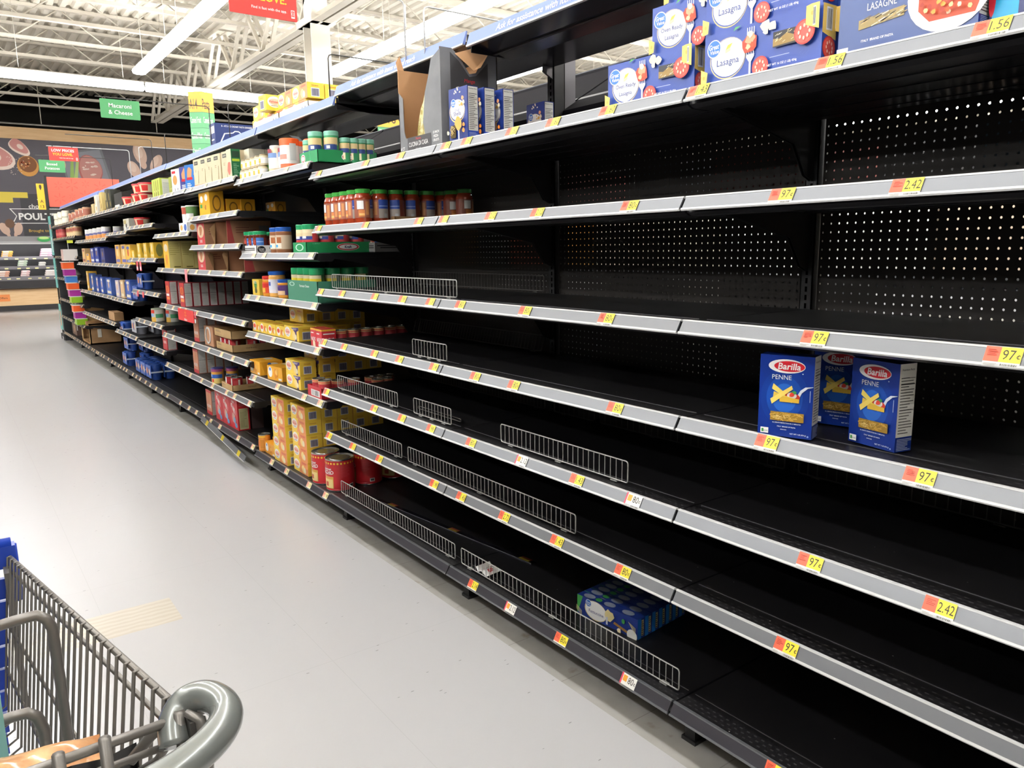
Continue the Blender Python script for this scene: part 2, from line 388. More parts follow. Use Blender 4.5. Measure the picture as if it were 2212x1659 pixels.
mural_piece('steak_platter_picture', plate)
def legs(f):
    for cx, cz, rx, rz, ro in ((5.0, 4.3, .17, .3, .25), (4.8, 3.86, .15, .24, .4), (5.42, 4.05, .14, .28, -.5)):
        f.poly(cpts(cx, cz, rx, rz, rot=ro, k=0), CHIC); f.poly(cpts(cx+.07*(1 if ro > 0 else -1), cz-rz*1.0, rx*.5, rz*.4, rot=ro), CHIC); f.poly(cpts(cx-.03, cz+.06, rx*.6, rz*.6, rot=ro), P('E6CBBB', .6))
mural_piece('drumsticks_picture', legs)
def lower(f):
    f.rect(1.9, 1.96, 5.5, 3.09, P('38363B', .6)); f.poly([(-3, 3.13), (2.09, 3.13), (2.09, 2.98), (1.74, 2.98), (1.74, 2.85), (-3, 2.85)], P('E0C94E', .6))
    f.text('Your', 2.45, 2.90, .11, WHITE, .01); f.text('choice for', 2.42, 2.765, .12, WHITE, .01)
    Wl = WHITE
    for a, c in (((1.63, 2.68), (4.2, 2.70)), ((1.66, 2.30), (4.2, 2.32))):
        f.poly([a, c, (c[0], c[1]+.018), (a[0], a[1]+.018)], Wl)
    f.poly([(1.63, 2.69), (1.77, 2.50), (1.79, 2.50), (1.66, 2.69)], Wl); f.poly([(1.66, 2.31), (1.77, 2.50), (1.79, 2.50), (1.69, 2.31)], Wl)
    f.text('POULTRY', 2.36, 2.49, .19, WHITE, .035); f.text('Brought to you by', 2.42, 2.10, .10, P('D9B24C', .6), .005)
    for cx, ro in ((1.47, .45), (1.78, -.2)):
        f.poly(cpts(cx, 2.16, .1, .17, rot=ro), CHIC); f.poly(cpts(cx+.06*(1 if ro > 0 else -1.2), 2.02, .04, .1, rot=ro), CHIC)
    f.poly(cpts(1.6, 2.3, .11, .12), P('6B4A36', .6)); f.text('n', .98, 3.86, .2, WHITE, .02)
mural_piece('lettering', lower)

CASEB = mat('case_black', '242226', .4); CASEG = mat('case_grey_trim', '6E6B70', .35)
t = thing('refrigerated_case', (0, 0, 0), 'long open black meat case with pale wood base at the back of the store', 'display case')
b = MB(); b.box(-6.5, 10, 24.2, 24.85, 0, .14, mat('case_kick', '2B282B', .6)); obj('kick_plate', b, t)
b = MB(); b.box(-6.5, 10, 24.2, 24.85, .14, .56, WOODB); obj('wood_base', b, t)
b = MB(); b.prism([(24.0, .6), (24.85, .6), (24.85, .56), (24.2, .56), (24.05, .57)], -6.5, 10, CASEB, 'x'); b.box(-6.5, 10, 23.98, 24.03, .62, .82, CASEB); b.box(-6.5, 10, 23.975, 24.03, .80, .835, CASEG); obj('tub', b, t)
b = MB(); b.box(-6.5, 10, 24.80, 24.86, .56, 1.95, CASEB); obj('back_panel', b, t)
b = MB(); b.prism([(24.1, 1.77), (24.85, 1.77), (24.85, 1.95), (24.25, 1.95), (24.1, 1.82)], -6.5, 10, P('A9A9AC', .35), 'x'); b.box(-6.5, 10, 24.08, 24.12, 1.74, 1.775, RAILE); obj('canopy', b, t)
CASEL = mat('case_lamp', 'FFFFFF', .4, emit=26)
b = MB(); b.box(-6.5, 10, 24.16, 24.19, 1.755, 1.768, CASEL); obj('case_lamp', b, t)
for z in (1.42, 1.17, .90):
    b = MB(); b.box(-6.5, 10, 24.26, 24.28, z-.04, z-.031, CASEL); obj('case_lamp', b, t)
    b = MB(); b.box(-6.5, 10, 24.22, 24.8, z-.03, z, CASEB); b.prism([(24.22, z), (24.17, z-.08), (24.20, z-.08), (24.24, z)], -6.5, 10, CASEG, 'x')
    for k in range(28):
        xx = .2+k*.22+random.random()*.08; b.quad((xx, 24.168, z-.075), (xx+.08, 24.168, z-.075), (xx+.08, 24.187, z-.045), (xx, 24.187, z-.045), P('E9E2A0'))
    obj('case_shelf', b, t)
b = MB(); f = Face(b, (.95, 24.198, .26), (1, 0, 0), (0, 0, 1), .4, .18); f.rect(0, 0, 1, 1, P('E88B4A')); f.text('Offers', .62, .5, .3, P('7C4A2A')); obj('offer_sticker', b, t, 'orange sticker on the wood base')
b = MB(); f = Face(b, (2.12, 24.08, 1.80), (1, 0, 0), (0, 0, 1), .3, .14); f.ell(.5, .5, .52, .52, P('2F9A4D')); f.ell(.5, .72, .4, .25, P('BFE08A')); obj('sale_plaque', b, t, 'green oval sign on the canopy')
trays = [(1.28, .24, 1.42, 3, 'E2A046', 'orange cheese packs stacked at the left of the top shelf'), (2.15, .28, 1.42, 4, 'DDB6CC', 'pink sausage packs stacked beside the endcap on the top shelf'),
         (1.62, .2, 1.17, 3, 'C9DCC4', 'green and white trays on the middle shelf'), (2.1, .15, 1.17, 2, 'F0EEE8', 'white tray pair on the middle shelf'),
         (1.66, .19, .90, 3, 'EBC6C6', 'pale pink trays on the bottom shelf'), (2.22, .26, .90, 3, 'F3E6E2', 'white trays on the bottom shelf beside the endcap'), (1.15, .24, .90, 3, 'E7A98C', 'salmon coloured trays at the left of the bottom shelf'),
         (.6, .25, 1.17, 2, 'D9B0A8', 'pale red trays far left of the middle shelf')]
for x, ww, z, nn, c, lb in trays:
    for k in range(nn):
        b = MB(); b.box(0, ww, -.1, .1, 0, .042, P(c)); b.box(.02, ww*.6, -.103, -.1, .008, .03, WHITE); b.box(.02, ww-.02, -.08, .08, .042, .048, P('F2E9E6'))
        obj('meat_tray', b, None, '%s, %s up, meat case' % (lb.replace('packs', 'pack').replace('trays', 'tray').replace(' stacked', ''), ORD[k]), 'food tray', 'wrapped trays in the meat case', None, (x+.015*k, 24.36, z+.052*k+.001))

# ============================================================ the shelving run
XF, XB, BAY, Y0 = 1.5525, 2.108, 1.2192, 1.3507
SEAM = {k: Y0+BAY*k for k in range(-2, 9)}; SEAM[9] = 12.40; SEAM[10] = 13.72; SEAM[11] = 15.05
BN = {-2: 'bay beside the camera', -1: 'nearest bay', 0: 'second bay', 1: 'third bay', 2: 'fourth bay', 3: 'fifth bay', 4: 'sixth bay', 5: 'seventh bay', 6: 'eighth bay', 7: 'ninth bay', 8: 'tenth bay', 9: 'eleventh bay', 10: 'last bay'}
t = thing('shelving_frame', (2.14, 0, 0), 'long black steel gondola frame with perforated back panels along the aisle', 'shelving')
def upright(y):
    b = MB()
    for s in (-1, 1): b.box(-.03+(.056 if s > 0 else 0), -.026+(.056 if s > 0 else 0), y-.02, y+.02, .0, 2.26, BLACK)
    b.box(-.03, .03, y-.02, y-.017, 0, 2.26, BLACK); b.box(-.03, .03, y+.017, y+.02, 0, 2.26, BLACK)
    sl = mat('upright_slot', '030303', .9, spec=0)
    for i in range(88): b.box(-.0308, -.0298, y-.004, y+.003, .02+i*.0254, .036+i*.0254, sl); b.box(-.0306, -.0299, y-.015, y-.0135, .02+i*.0254, .036+i*.0254, BLACK)
    return b
for k in range(-2, 12): obj('upright', upright(SEAM[k]), t)
for k in range(-2, 11):
    b = MB(); b.box(-.006, -.002, SEAM[k]+.022, SEAM[k+1]-.022, .12, 1.99, PEG if k < 3 else BLACK); obj('back_panel', b, t)
for k in range(-2, 12):
    b = MB(); y = SEAM[k]; b.box(-.52, .52, y-.018, y+.018, .085, .13, BLACK); b.box(-.508, -.47, y-.019, y+.019, .005, .13, BLACK); b.box(.47, .508, y-.019, y+.019, .005, .13, BLACK)
    b.box(-.515, -.463, y-.026, y+.026, 0, .012, BLACK); b.box(-.03, .03, y-.02, y+.02, 0, .13, BLACK); obj('base_leg', b, t)
b = MB(); b.box(-.58, .58, 15.06, 15.10, 0, 2.10, mat('end_panel_steel', '2A2C2E', .5)); obj('end_panel', b, t)
b = MB(); b.box(-.42, -.40, -1.0, 15.0, .006, .15, mat('kick_plate_black', '0C0B0B', .6)); obj('kick_plate', b, t)

TAGW, TAGR, TAGY = P('ECEAE3', .4), P('E8674A', .4), P('F2DC3E', .4); INK = P('3A3524', .5); TAGO = P('E8A03C', .4); TAGP = P('D8485C', .4)
def on_lip(y, z):     # frame of the slanted price rail at z (top edge), going down; returns origin at lower-far corner
    return Vector((XF-.018-.0016, y, z-.032)), Vector((.018, 0, .032)).normalized()
def price_tag(parent, y, z, txt, small=False):
    wdt = .062 if not small else .05; O, V = on_lip(y+wdt/2, z); b = MB()
    f = Face(b, O-V*.003, (0, -1, 0), V, wdt, .0395); f.rect(0, 0, 1, 1, TAGW)
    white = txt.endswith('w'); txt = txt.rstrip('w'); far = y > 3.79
    if white: f.rect(0, 0, .1, 1, TAGP); f.rect(.14, .42, .4, .88, TAGO)
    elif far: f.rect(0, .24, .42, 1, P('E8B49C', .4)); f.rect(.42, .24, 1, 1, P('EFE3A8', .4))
    else: f.rect(0, .24, .42, 1, TAGR); f.rect(.42, .24, 1, 1, TAGY)
    if txt:
        cents = txt in ('97', '80'); f.text(txt, .66 if cents else .71, .62, .50, INK, .0, maxw=.34 if cents else .5)
        if cents: f.text('c', .92, .54, .2, INK, 0); f.rect(.915, .42, .925, .68, INK)
        if not white: f.lines(.08, .55, .36, .9, 4, P('B9442F', .4), .45)
        f.bars(.5, .05, .95, .15, P('6A675F')); f.lines(.05, .05, .4, .18, 2, P('A9A59B'), .4)
    else:
        f.text(random.choice(('1.98', '2.48', '1.24', '98', '3.12')), .7, .62, .42, INK, 0, maxw=.42); f.lines(.08, .55, .36, .9, 3, P('B9442F', .4), .45)
    return obj('price_tag', b, parent, 'white price tag' if white else None)
def shelf(k0, k1, z, tags, label, rail=RAIL, kind='shelf', gap=.0035, droop=None, depth=None, plain=False):
    """one shelf board from seam k0 to seam k1 (or explicit y), top edge of the rail at z"""
    ya, yb = (SEAM[k0] if isinstance(k0, int) else k0)+gap, (SEAM[k1] if isinstance(k1, int) else k1)-gap
    t = thing(kind, (0, 0, 0), label, 'shelf', 'black metal shelves of the long run')
    zt = z-.006; b = MB()
    b.prism([(XF+.012, zt), (XB, zt), (XB, zt-.028), (XF+.10, zt-.028), (XF+.085, zt-.042), (XF+.02, zt-.042), (XF+.004, zt-.034)], ya, yb, UNDER)
    b.quad((XF+.012, ya, zt+.0004), (XB, ya, zt+.0004), (XB, yb, zt+.0004), (XF+.012, yb, zt+.0004), SHELF)
    b.box(XF+.083, XF+.0855, ya+.01, yb-.01, zt, zt+.0022, mat('shelf_fold_line', '47464A', .3))
    for rx in (.16, .27, .38, .49): b.box(XF+rx, XF+rx+.012, ya+.02, yb-.02, zt-.031, zt-.028, UNDER)
    obj('board', b, t)
    O, V = on_lip(ya, z); X0, X1 = XF-.018, XF
    b = MB(); b.prism([(X0, z-.032), (X1, z-.001), (X1+.004, z-.003), (X0+.004, z-.034)], ya+.001, yb-.001, rail)
    b.prism([(X1-.002, z-.003), (X1-.001, z+.0005), (X1+.006, z+.0005), (X1+.014, z-.005), (X1+.004, z-.006)], ya, yb, RAILE if rail is not RAILD else RAIL)
    b.prism([(X0-.0035, z-.0335), (X0-.001, z-.0295), (X0+.001, z-.0295), (X0+.004, z-.036), (X0-.001, z-.037)], ya, yb, RAILE if rail is not RAILD else RAIL)
    obj('price_rail', b, t)
    if not plain:
        for yy, s in ((ya, 1), (yb, -1)):      # black bracket at each end, tapering to the front
            b = MB(); y1 = yy+s*.003
            b.prism([(XB-.002, zt-.028), (XB-.002, zt-.20), (XB-.04, zt-.185), (XB-.10, zt-.10), (XF+.2, zt-.045), (XF+.10, zt-.028)], min(yy, y1), max(yy, y1), BLACK)
            obj('bracket', b, t)
    for y, tx in tags:
        if ya < y < yb: price_tag(t, y, z, tx)
    return t
LV = {'B': 1.848, 'C': 1.584, 'D': 1.268, 'E': 1.007, 'F': .746, 'G': .510, 'base': .164}
TG = {'B': [(.65, '1.56'), (.96, '1.56'), (1.31, '1.43'), (1.63, '1.60'), (1.87, '1.60'), (2.08, '1.50'), (2.35, '1.60'), (2.49, ''), (2.84, ''), (3.16, ''), (3.68, '')],
      'C': [(.78, '2.42'), (1.06, '97'), (1.54, '80'), (1.95, '2.12'), (2.21, '2.12'), (2.52, '2.12'), (2.71, ''), (3.19, ''), (3.72, '')],
      'D': [(.58, '97'), (.96, '97'), (1.63, '80'), (2.02, '80'), (2.42, '80'), (2.64, ''), (2.87, ''), (3.13, ''), (3.48, ''), (3.74, '')],
      'E': [(.71, '97'), (1.07, '97'), (1.59, '80'), (2.09, '80'), (2.33, '80'), (2.63, ''), (2.92, ''), (3.16, ''), (3.49, ''), (3.74, '')],
      'F': [(.65, '2.42'), (.94, '97'), (1.51, '80w'), (1.76, '1.43'), (2.05, '2.12w'), (2.37, '80'), (2.67, ''), (2.92, ''), (3.19, ''), (3.74, '')],
      'G': [(.99, '97'), (1.55, '80'), (1.86, '1.43'), (2.16, '2.72'), (2.45, '1.43'), (2.66, ''), (3.16, ''), (3.45, ''), (3.74, '')],
      'base': [(1.0, '80'), (1.52, '80w'), (1.84, '80'), (2.13, '2.12w'), (2.38, '2.14')]}
LN = ['top', 'second from the top', 'third from the top', 'fourth from the top', 'fifth from the top', 'sixth from the top', 'bottom']
for k in (-2, -1, 0, 1):
    for i, (n_, z) in enumerate(LV.items()):
        st = {(-1, 0): 'holding lasagna boxes', (0, 0): 'holding lasagna and shells boxes', (1, 0): 'with a torn grey display carton', (-1, 3): 'holding three blue penne boxes', (1, 1): 'holding red sauce jars', (0, 6): 'holding fettuccine boxes behind a wire fence'}.get((k, i), 'standing empty')
        shelf(k, k+1, z, TG[n_], 'shelf %s, %s level, %s' % (st, LN[i], BN[k]), RAILD if n_ == 'base' else RAIL)
def rtags(a, c, d0=.09, d1=.34, p=0):
    d0, d1 = d0+.08, d1+.16
    y = a+.05; o = []
    while y < c-.04: o.append((y, '')); y += random.uniform(d0, d1)
    return o
def lvl(k0, k1, z, what, lev, d0=.1, d1=.3, rail=RAIL, bay=None):
    a = SEAM[k0]; c = SEAM[k1]; nm = bay or (BN[k0] if k1-k0 == 1 else BN[k0])
    shelf(k0, k1, z, rtags(a, c, d0, d1), 'shelf %s, %s, %s' % (what, lev, nm), rail)
lvl(2, 3, 1.906, 'with cheese shakers, garlic jars and tan cartons', 'top level'); lvl(2, 3, 1.452, 'holding sauce jars in trays', 'second level from the top')
lvl(2, 3, 1.192, 'holding cheese jars and a green carton', 'third level from the top'); lvl(2, 3, .955, 'with low rows of yellow boxes', 'fourth level from the top')
lvl(2, 3, .671, 'holding yellow boxes and a red can carton', 'fifth level from the top'); lvl(2, 3, .155, 'crowded with yellow boxes and big red cans', 'bottom level', rail=RAILD)
lvl(3, 4, 1.935, 'with tan rice cartons and noodle packs', 'top level'); lvl(3, 4, 1.724, 'with yellow cup cartons', 'second level from the top'); lvl(3, 4, 1.515, 'with red and brown cases', 'third level from the top')
lvl(3, 5, 1.332, 'with yellow boxes and brown cases', 'fourth level from the top'); lvl(3, 5, 1.016, 'with a row of grey-sided dinner boxes', 'fifth level from the top')
lvl(3, 5, .752, 'with dinner boxes and tall tray stack', 'sixth level from the top'); lvl(3, 5, .480, 'with dinner boxes and a can tray', 'seventh level from the top'); lvl(3, 4, .18, 'with red meal boxes', 'bottom level', rail=RAILD); lvl(4, 5, .18, 'standing bare', 'bottom level', rail=RAILD)
lvl(4, 5, 1.94, 'with green and blue packs', 'top level'); lvl(4, 5, 1.623, 'with a white two-cup tray', 'third level from the top')
for k0, z, wt, lv in ((5, 1.945, 'with red-lidded bowls', 'top level'), (5, 1.726, 'with one red-lidded cup', 'second level from the top'), (5, 1.417, 'with pink clip tags', 'third level from the top'), (5, 1.102, 'with blue and tan packs', 'fourth level from the top'), (5, .811, 'with a potato can and red box', 'fifth level from the top'), (5, .578, 'standing bare', 'sixth level from the top'), (5, .172, 'with cup multipacks', 'bottom level'),
                      (6, 1.945, 'with a dark carton', 'top level'), (6, 1.692, 'with a short can row', 'second level from the top'), (6, 1.349, 'with yellow pouches', 'third level from the top'), (6, .970, 'with mashed potato boxes', 'fourth level from the top'), (6, .60, 'with grey cup multipack', 'fifth level from the top'), (6, .172, 'with stacked cup multipacks', 'bottom level')):
    lvl(k0, k0+1, z, wt, lv, .06, .22, RAILD if z < .2 else RAIL)
for k0 in (7, 8):
    for z, wt, lv in ((1.945, 'with tan cartons', 'top level'), (1.648, 'with a row of small cans', 'second level from the top'), (1.351, 'with pouches and boxes', 'third level from the top'), (.974, 'with blue and tan boxes', 'fourth level from the top'), (.665, 'nearly bare', 'fifth level from the top'), (.172, 'standing bare', 'bottom level')):
        lvl(k0, k0+1, z, wt, lv, .05, .18, RAILD if z < .2 else RAIL)
for k0 in (9, 10):
    for z, wt, lv in ((1.925, 'with cream jars', 'top level'), (1.722, 'with red and tan cans', 'second level from the top'), (1.436, 'standing bare', 'third level from the top'), (1.088, 'with grey trays', 'fourth level from the top'), (.742, 'with small packs', 'fifth level from the top'), (.447, 'with a carton', 'sixth level from the top'), (.174, 'with a brown box', 'bottom level')):
        lvl(k0, k0+1, z, wt, lv, .05, .16, RAILD)

# canopy shelves over the run, with the blue strip
def canopy(k0, k1, z, label, text=None):
    a, c = SEAM[k0]+.012, SEAM[k1]-.012; t = thing('canopy_shelf', (0, 0, 0), label, 'shelf', 'blue-edged canopy shelves above the run'); XC = 1.70
    b = MB(); b.prism([(XC, z-.04), (XB, z-.035), (XB, z-.075), (XC+.2, z-.075), (XC+.1, z-.06)], a, c, mat('canopy_steel', '2C2A30', .22, spec=.7)); b.box(XC+.11, XC+.125, a, c, z-.066, z-.06, BLACK)
    b.box(XC+.01, XB, a, a+.003, z-.07, z-.012, BLACK); b.box(XC+.01, XB, c-.003, c, z-.07, z-.012, BLACK); obj('board', b, t)
    b = MB(); b.prism([(XC-.012, z-.05), (XC+.006, z), (XC+.012, z), (XC, z-.052)], a, c, CANOPYLIP)
    b.prism([(XC-.0125, z-.052), (XC-.0125, z-.046), (XC, z-.052)], a, c, RAILE)
    if text:
        f = Face(b, Vector((XC-.0125, c, z-.0485)), (0, -1, 0), Vector((.018, 0, .05)).normalized(), c-a, .053)
        f.text(text, .42, .5, .5, WHITE, .01, maxw=.55)
    obj('blue_strip', b, t)
    for yy, s in ((a, 1), (c, -1)):
        b = MB(); y1 = yy+s*.003; b.prism([(XB+.02, z-.075), (XB+.02, z-.13), (XB-.03, z-.105), (XB-.03, z-.075)], min(yy, y1), max(yy, y1), mat('bracket_grey', '77757A', .35, metal=.3)); obj('bracket', b, t)
canopy(-2, 0, 2.262, 'blue-edged canopy shelf above the lasagna boxes')
canopy(0, 1, 2.262, 'blue-edged canopy shelf lettered along its strip, second from the near end', 'Ask for assistance with items out of reach')
canopy(1, 2, 2.275, 'blue-edged canopy shelf above the torn display carton', 'Ask for assistance with items out of reach')
canopy(2, 3, 2.238, 'blue-edged canopy shelf under the yellow cheese boxes')
canopy(3, 5, 2.238, 'blue-edged canopy shelf under the blue pasta carton')
canopy(5, 8, 2.242, 'blue-edged canopy shelf under the hanging sign arms')
canopy(8, 11, 2.25, 'blue-edged canopy shelf nearest the red end sign')
for z in (1.72, 1.36, 1.10):
    pass
# far side of the same run: sloping canopy and a few boards, seen through the gaps
for k in range(-2, 11):
    b = MB(); a, c = SEAM[k]+.01, SEAM[k+1]-.01
    b.prism([(2.17, 2.0), (2.60, 2.255), (2.62, 2.285), (2.595, 2.285), (2.585, 2.27), (2.16, 2.02)], a, c, mat('canopy_back_steel', '1C1B1E', .9, spec=.05)); b.box(2.596, 2.622, a, c, 2.268, 2.29, mat('grey_trim_strip', '55585E', .6)); b.prism([(2.25, 2.066), (2.27, 2.078), (2.27, 2.086), (2.25, 2.074)], a, c, BLACK)
    for yy in (a, c): b.box(2.165, 2.235, yy-.002, yy+.002, 2.03, 2.24, mat('bracket_grey', '77757A', .35, metal=.3))
    obj('far_canopy_shelf', b, None, 'dark sloping canopy shelf on the far side, behind the %s' % BN[k], 'shelf', 'sloping canopies on the far side')
    for z, lv in ((.20, 'low'), (.95, 'middle'), (1.62, 'high')):
        b = MB(); b.box(2.18, 2.66, a, c, z-.035, z, BLACK)
        obj('far_shelf', b, None, 'black %s far-side shelf behind the %s' % (lv, BN[k]), 'shelf', 'shelves on the far side of the run')

# ============================================================ wire fences on the shelves
def fence(y0, y1, z, label, x=1.60, h=.075, dark=False, step=.0255, lean=0, feet=True):
    m = WIRED if dark else WIRE; t = thing('wire_fence', (x, y0, z+.002), label, 'wire fence', 'dark wire fences at the back of the shelves' if dark else 'bright wire fences along the shelf fronts')
    L = y1-y0; r = .008
    def q(y, zz): return (lean*zz, y, zz)
    b = MB(); pts = []
    for cy, cz, a0 in ((r, h-r, PI), (L-r, h-r, PI/2), (L-r, .008+r, 0), (r, .008+r, -PI/2)):
        for k in range(4): a = a0-PI/2*k/3; pts.append(q(cy+r*math.cos(a), cz+r*math.sin(a)))
    b.tube(pts, .0023, m, 6, closed=True); obj('frame', b, t)
    b = MB(); n = max(2, round(L/step))
    for i in range(1, n): y = L*i/n; b.tube([q(y, .008), q(y, h)], .0014, m, 5, caps=False)
    obj('uprights', b, t)
    if feet:
        for y in (.06, L/2, L-.06): b = MB(); b.box(-.003, .012, y-.014, y+.014, .001, .005, m); obj('clip', b, t)
    return t
zf = {k: v-.005 for k, v in LV.items()}
fence(2.53, 3.72, zf['D'], 'bright wire fence on the front of the shelf with two fences, eye level, third bay')
fence(2.62, 2.90, zf['E'], 'shortest bright wire fence, standing alone on the shelf edge below eye level')
fence(3.06, 3.72, zf['F'], 'bright wire fence in front of small nacho cans')
fence(2.60, 2.91, zf['F'], 'short bright wire fence just right of the one by the nacho cans')
fence(1.59, 2.25, zf['F'], 'bright wire fence alone in the middle of the fifth level')
fence(3.04, 3.70, zf['G'], 'bright wire fence on the sixth level beside the yellow boxes')
fence(1.83, 2.98, zf['G'], 'long bright wire fence on the sixth level')
fence(2.60, 3.75, zf['base'], 'bottom shelf wire fence beside the big red cans')
fence(1.37, 2.55, zf['base'], 'bottom shelf wire fence holding a crumpled paper scrap')
fence(2.60, 3.74, zf['D'], 'dark wire fence at the back of the eye level shelf, third bay', 2.09, dark=True)
fence(2.60, 3.74, zf['E'], 'dark leaning wire fence at the back below eye level, third bay', 2.07, dark=True, lean=.3)
fence(2.60, 3.74, zf['F'], 'dark wire fence at the back of the fifth level, third bay', 2.09, dark=True)
fence(1.38, 2.53, zf['F'], 'dark wire fence at the back of the fifth level, second bay', 2.09, dark=True, step=.032)
fence(.18, 1.33, zf['F'], 'dark wire fence at the back of the fifth level, nearest bay', 2.09, dark=True, step=.032)
fence(2.62, 2.98, zf['F'], 'dark wire divider lying low behind the nacho cans', 1.66, h=.02, dark=True, step=.2, feet=False)

# ============================================================ print designs
BLU = P('2E4A9C', .35); BLUD = P('1F3580', .35); GVB = P('2C6FC4', .35); NAVY = P('1D2F66', .4); GOLD = P('D8C48A', .4); RED = P('C8202E', .35); REDD = P('B02A30', .4)
TOM = P('D9402F', .4); YEL = P('F2C230', .4); YELL = P('F5D04A', .4); ORA = P('E98A2E', .4); CRM = P('F2E3C0', .45); GRN = P('3F9448', .4); GRD = P('1E7A48', .4); PASTA = P('D9A94A', .5)
BARB = P('0F2F86', .3); BARB2 = P('2A5FC0', .3); SILV = P('C4BEA8', .25); BRN = P('6D4A22', .5); BLK = P('17161A', .4); GRY = P('9DA0A6', .5); PNL = P('E6E5DE', .5); LTG = P('B9BBBD', .5)
def nutrition(f, x0=.08, y0=.2, x1=.92, y1=.97, head='Nutrition Facts'):
    f.rect(x0, y0, x1, y1, PNL); f.text(head, (x0+x1)/2, y1-.035, .022, BLK, .01, maxw=(x1-x0)*.9)
    f.lines(x0+.06, y0+.03, x1-.06, y1-.1, 20, P('55534F'), .3)
    for k in (.16, .25, .62): f.rect(x0+.04, y1-(y1-y0)*k-.006, x1-.04, y1-(y1-y0)*k, BLK)
def gv_logo(f, cx, cy, r):
    q = f.h/f.w; f.ell(cx, cy, r*1.12*q, r*1.12, WHITE); f.ell(cx, cy, r*q, r, GVB)
    f.text('Great', cx-.02*q*r, cy+r*.25, r*.62, WHITE, .015, .15, maxw=r*1.6*q); f.text('Value', cx+.1*r*q, cy-r*.38, r*.5, WHITE, .015, .15, maxw=r*1.4*q)
def fork(f, cx, cy, s):        # a fork holding a bite of lasagna; s in fractions of height
    q = f.h/f.w
    f.poly([(cx-.05*s*q, cy-.9*s), (cx+.05*s*q, cy-.9*s), (cx+.05*s*q, cy-.25*s), (cx+.2*s*q, cy-.05*s), (cx+.2*s*q, cy+.05*s), (cx-.2*s*q, cy+.05*s), (cx-.2*s*q, cy-.05*s), (cx-.05*s*q, cy-.25*s)], P('D9DCE6', .3))
    for k in range(4): x = cx+(-.17+.113*k)*s*q; f.rect(x-.02*s*q, cy, x+.02*s*q, cy+1.1*s, P('D9DCE6', .3))
    f.blob(cx, cy+.48*s, .38*s, P('B8432E', .5)); f.blob(cx, cy+.65*s, .24*s, P('E9A27C', .5)); f.blob(cx-.1*s*q, cy+.35*s, .12*s, P('F0C49A', .5)); f.blob(cx+.1*s*q, cy+.4*s, .1*s, P('D8502E', .5)); f.blob(cx, cy+.82*s, .13*s, CRM)
def tomato(f, cx, cy, r):
    q = f.h/f.w; f.ell(cx, cy, r*q, r, P('C9302A', .4)); f.ell(cx, cy, r*.88*q, r*.88, P('E2574A', .4))
    for k in range(8): a = k*PI/4; f.ell(cx+.5*r*q*math.cos(a), cy+.5*r*math.sin(a), .1*r*q, .16*r, P('F5CDB4', .4), 8)
def cheese(f, pts, m=None): f.poly(pts, m or P('EAC767', .4)); cx = sum(p[0] for p in pts)/len(pts); cy = sum(p[1] for p in pts)/len(pts); f.ell(cx, cy, .012, .04, P('D9A94A', .4), 8)
def gv_lasagna(oven):
    def fr(f):
        for k in range(40): x, y = random.random()*.96, random.random()*.9; f.poly([(x, y), (x+.03, y+.05), (x+.031, y+.05), (x+.002, y)], P('4A66B4', .35), False)
        f.k += 1
        f.ell(.22, .46, .165, .40, GOLD, 30); f.ell(.222, .468, .16, .385, BLU, 30); f.ell(.225, .475, .155, .37, WHITE, 30)
        f.poly([(.20, .62), (.245, .66), (.265, .74), (.22, .71)], YELL); f.poly([(.20, .62), (.20, .56), (.245, .60), (.245, .66)], P('EFE3A0', .4))
        if oven: f.text('Oven Ready', .225, .45, .12, BLUD, .0, maxw=.24); f.text('Lasagna', .225, .28, .12, BLUD, .0, maxw=.18)
        else: f.text('Lasagna', .225, .38, .17, BLUD, .0, maxw=.23)
        gv_logo(f, .095, .70, .16)
        fork(f, .43, .40, .48)
        for cx, cy, r in ((.56, .88, .11), (.62, .84, .09), (.565, .76, .06)): f.blob(cx, cy, r, CRM, 8, .25)
        f.poly([(.28, .93), (.34, .99), (.35, 1.0), (.30, 1.0)], GRN)
        f.rect(.63, .42, .86, .70, BLK); f.poly([(.63, .44), (.86, .46), (.86, .6), (.8, .57), (.74, .64), (.68, .56), (.63, .58)], P('8A6B22', .3))
        for k in range(18): x = .64+random.random()*.2; y = .44+random.random()*.24; f.poly([(x, y), (x+.02, y+.03), (x+.026, y+.026), (x+.006, y-.002)], random.choice([SILV, GOLD, P('E9E3CF', .2)]), False)
        f.k += 1
        tomato(f, .53, .14, .19); tomato(f, .885, .56, .22)
        f.text('NET WT 16 OZ (1 LB) 454g', .72, .10, .055, WHITE, .01, maxw=.24); f.rect(.62, .24, .78, .25, P('AEB9DA'))
        cheese(f, [(.0, 0), (.055, .02), (.065, .24), (.0, .32)]); cheese(f, [(.90, .66), (1.0, .55), (1.0, 1.0), (.94, 1.0), (.90, .98)])
        f.rect(.955, .62, .975, .95, WHITE); f.bars(.957, .64, .973, .93, BLK, 3)
    return fr
def gv_side(f): cheese(f, [(0, .5), (1, .4), (1, 1), (0, 1)]); f.rect(.25, .55, .7, .95, WHITE); f.bars(.3, .58, .66, .92, BLK, 8); tomato(f, .5, .25, .2)
LASO = Kind('lasagna_box', 'pasta box', [('carton', carton(.30, .05, .117, BLU, gv_lasagna(True), gv_side))])
LASG = Kind('lasagna_box', 'pasta box', [('carton', carton(.32, .05, .117, BLU, gv_lasagna(False), gv_side))])
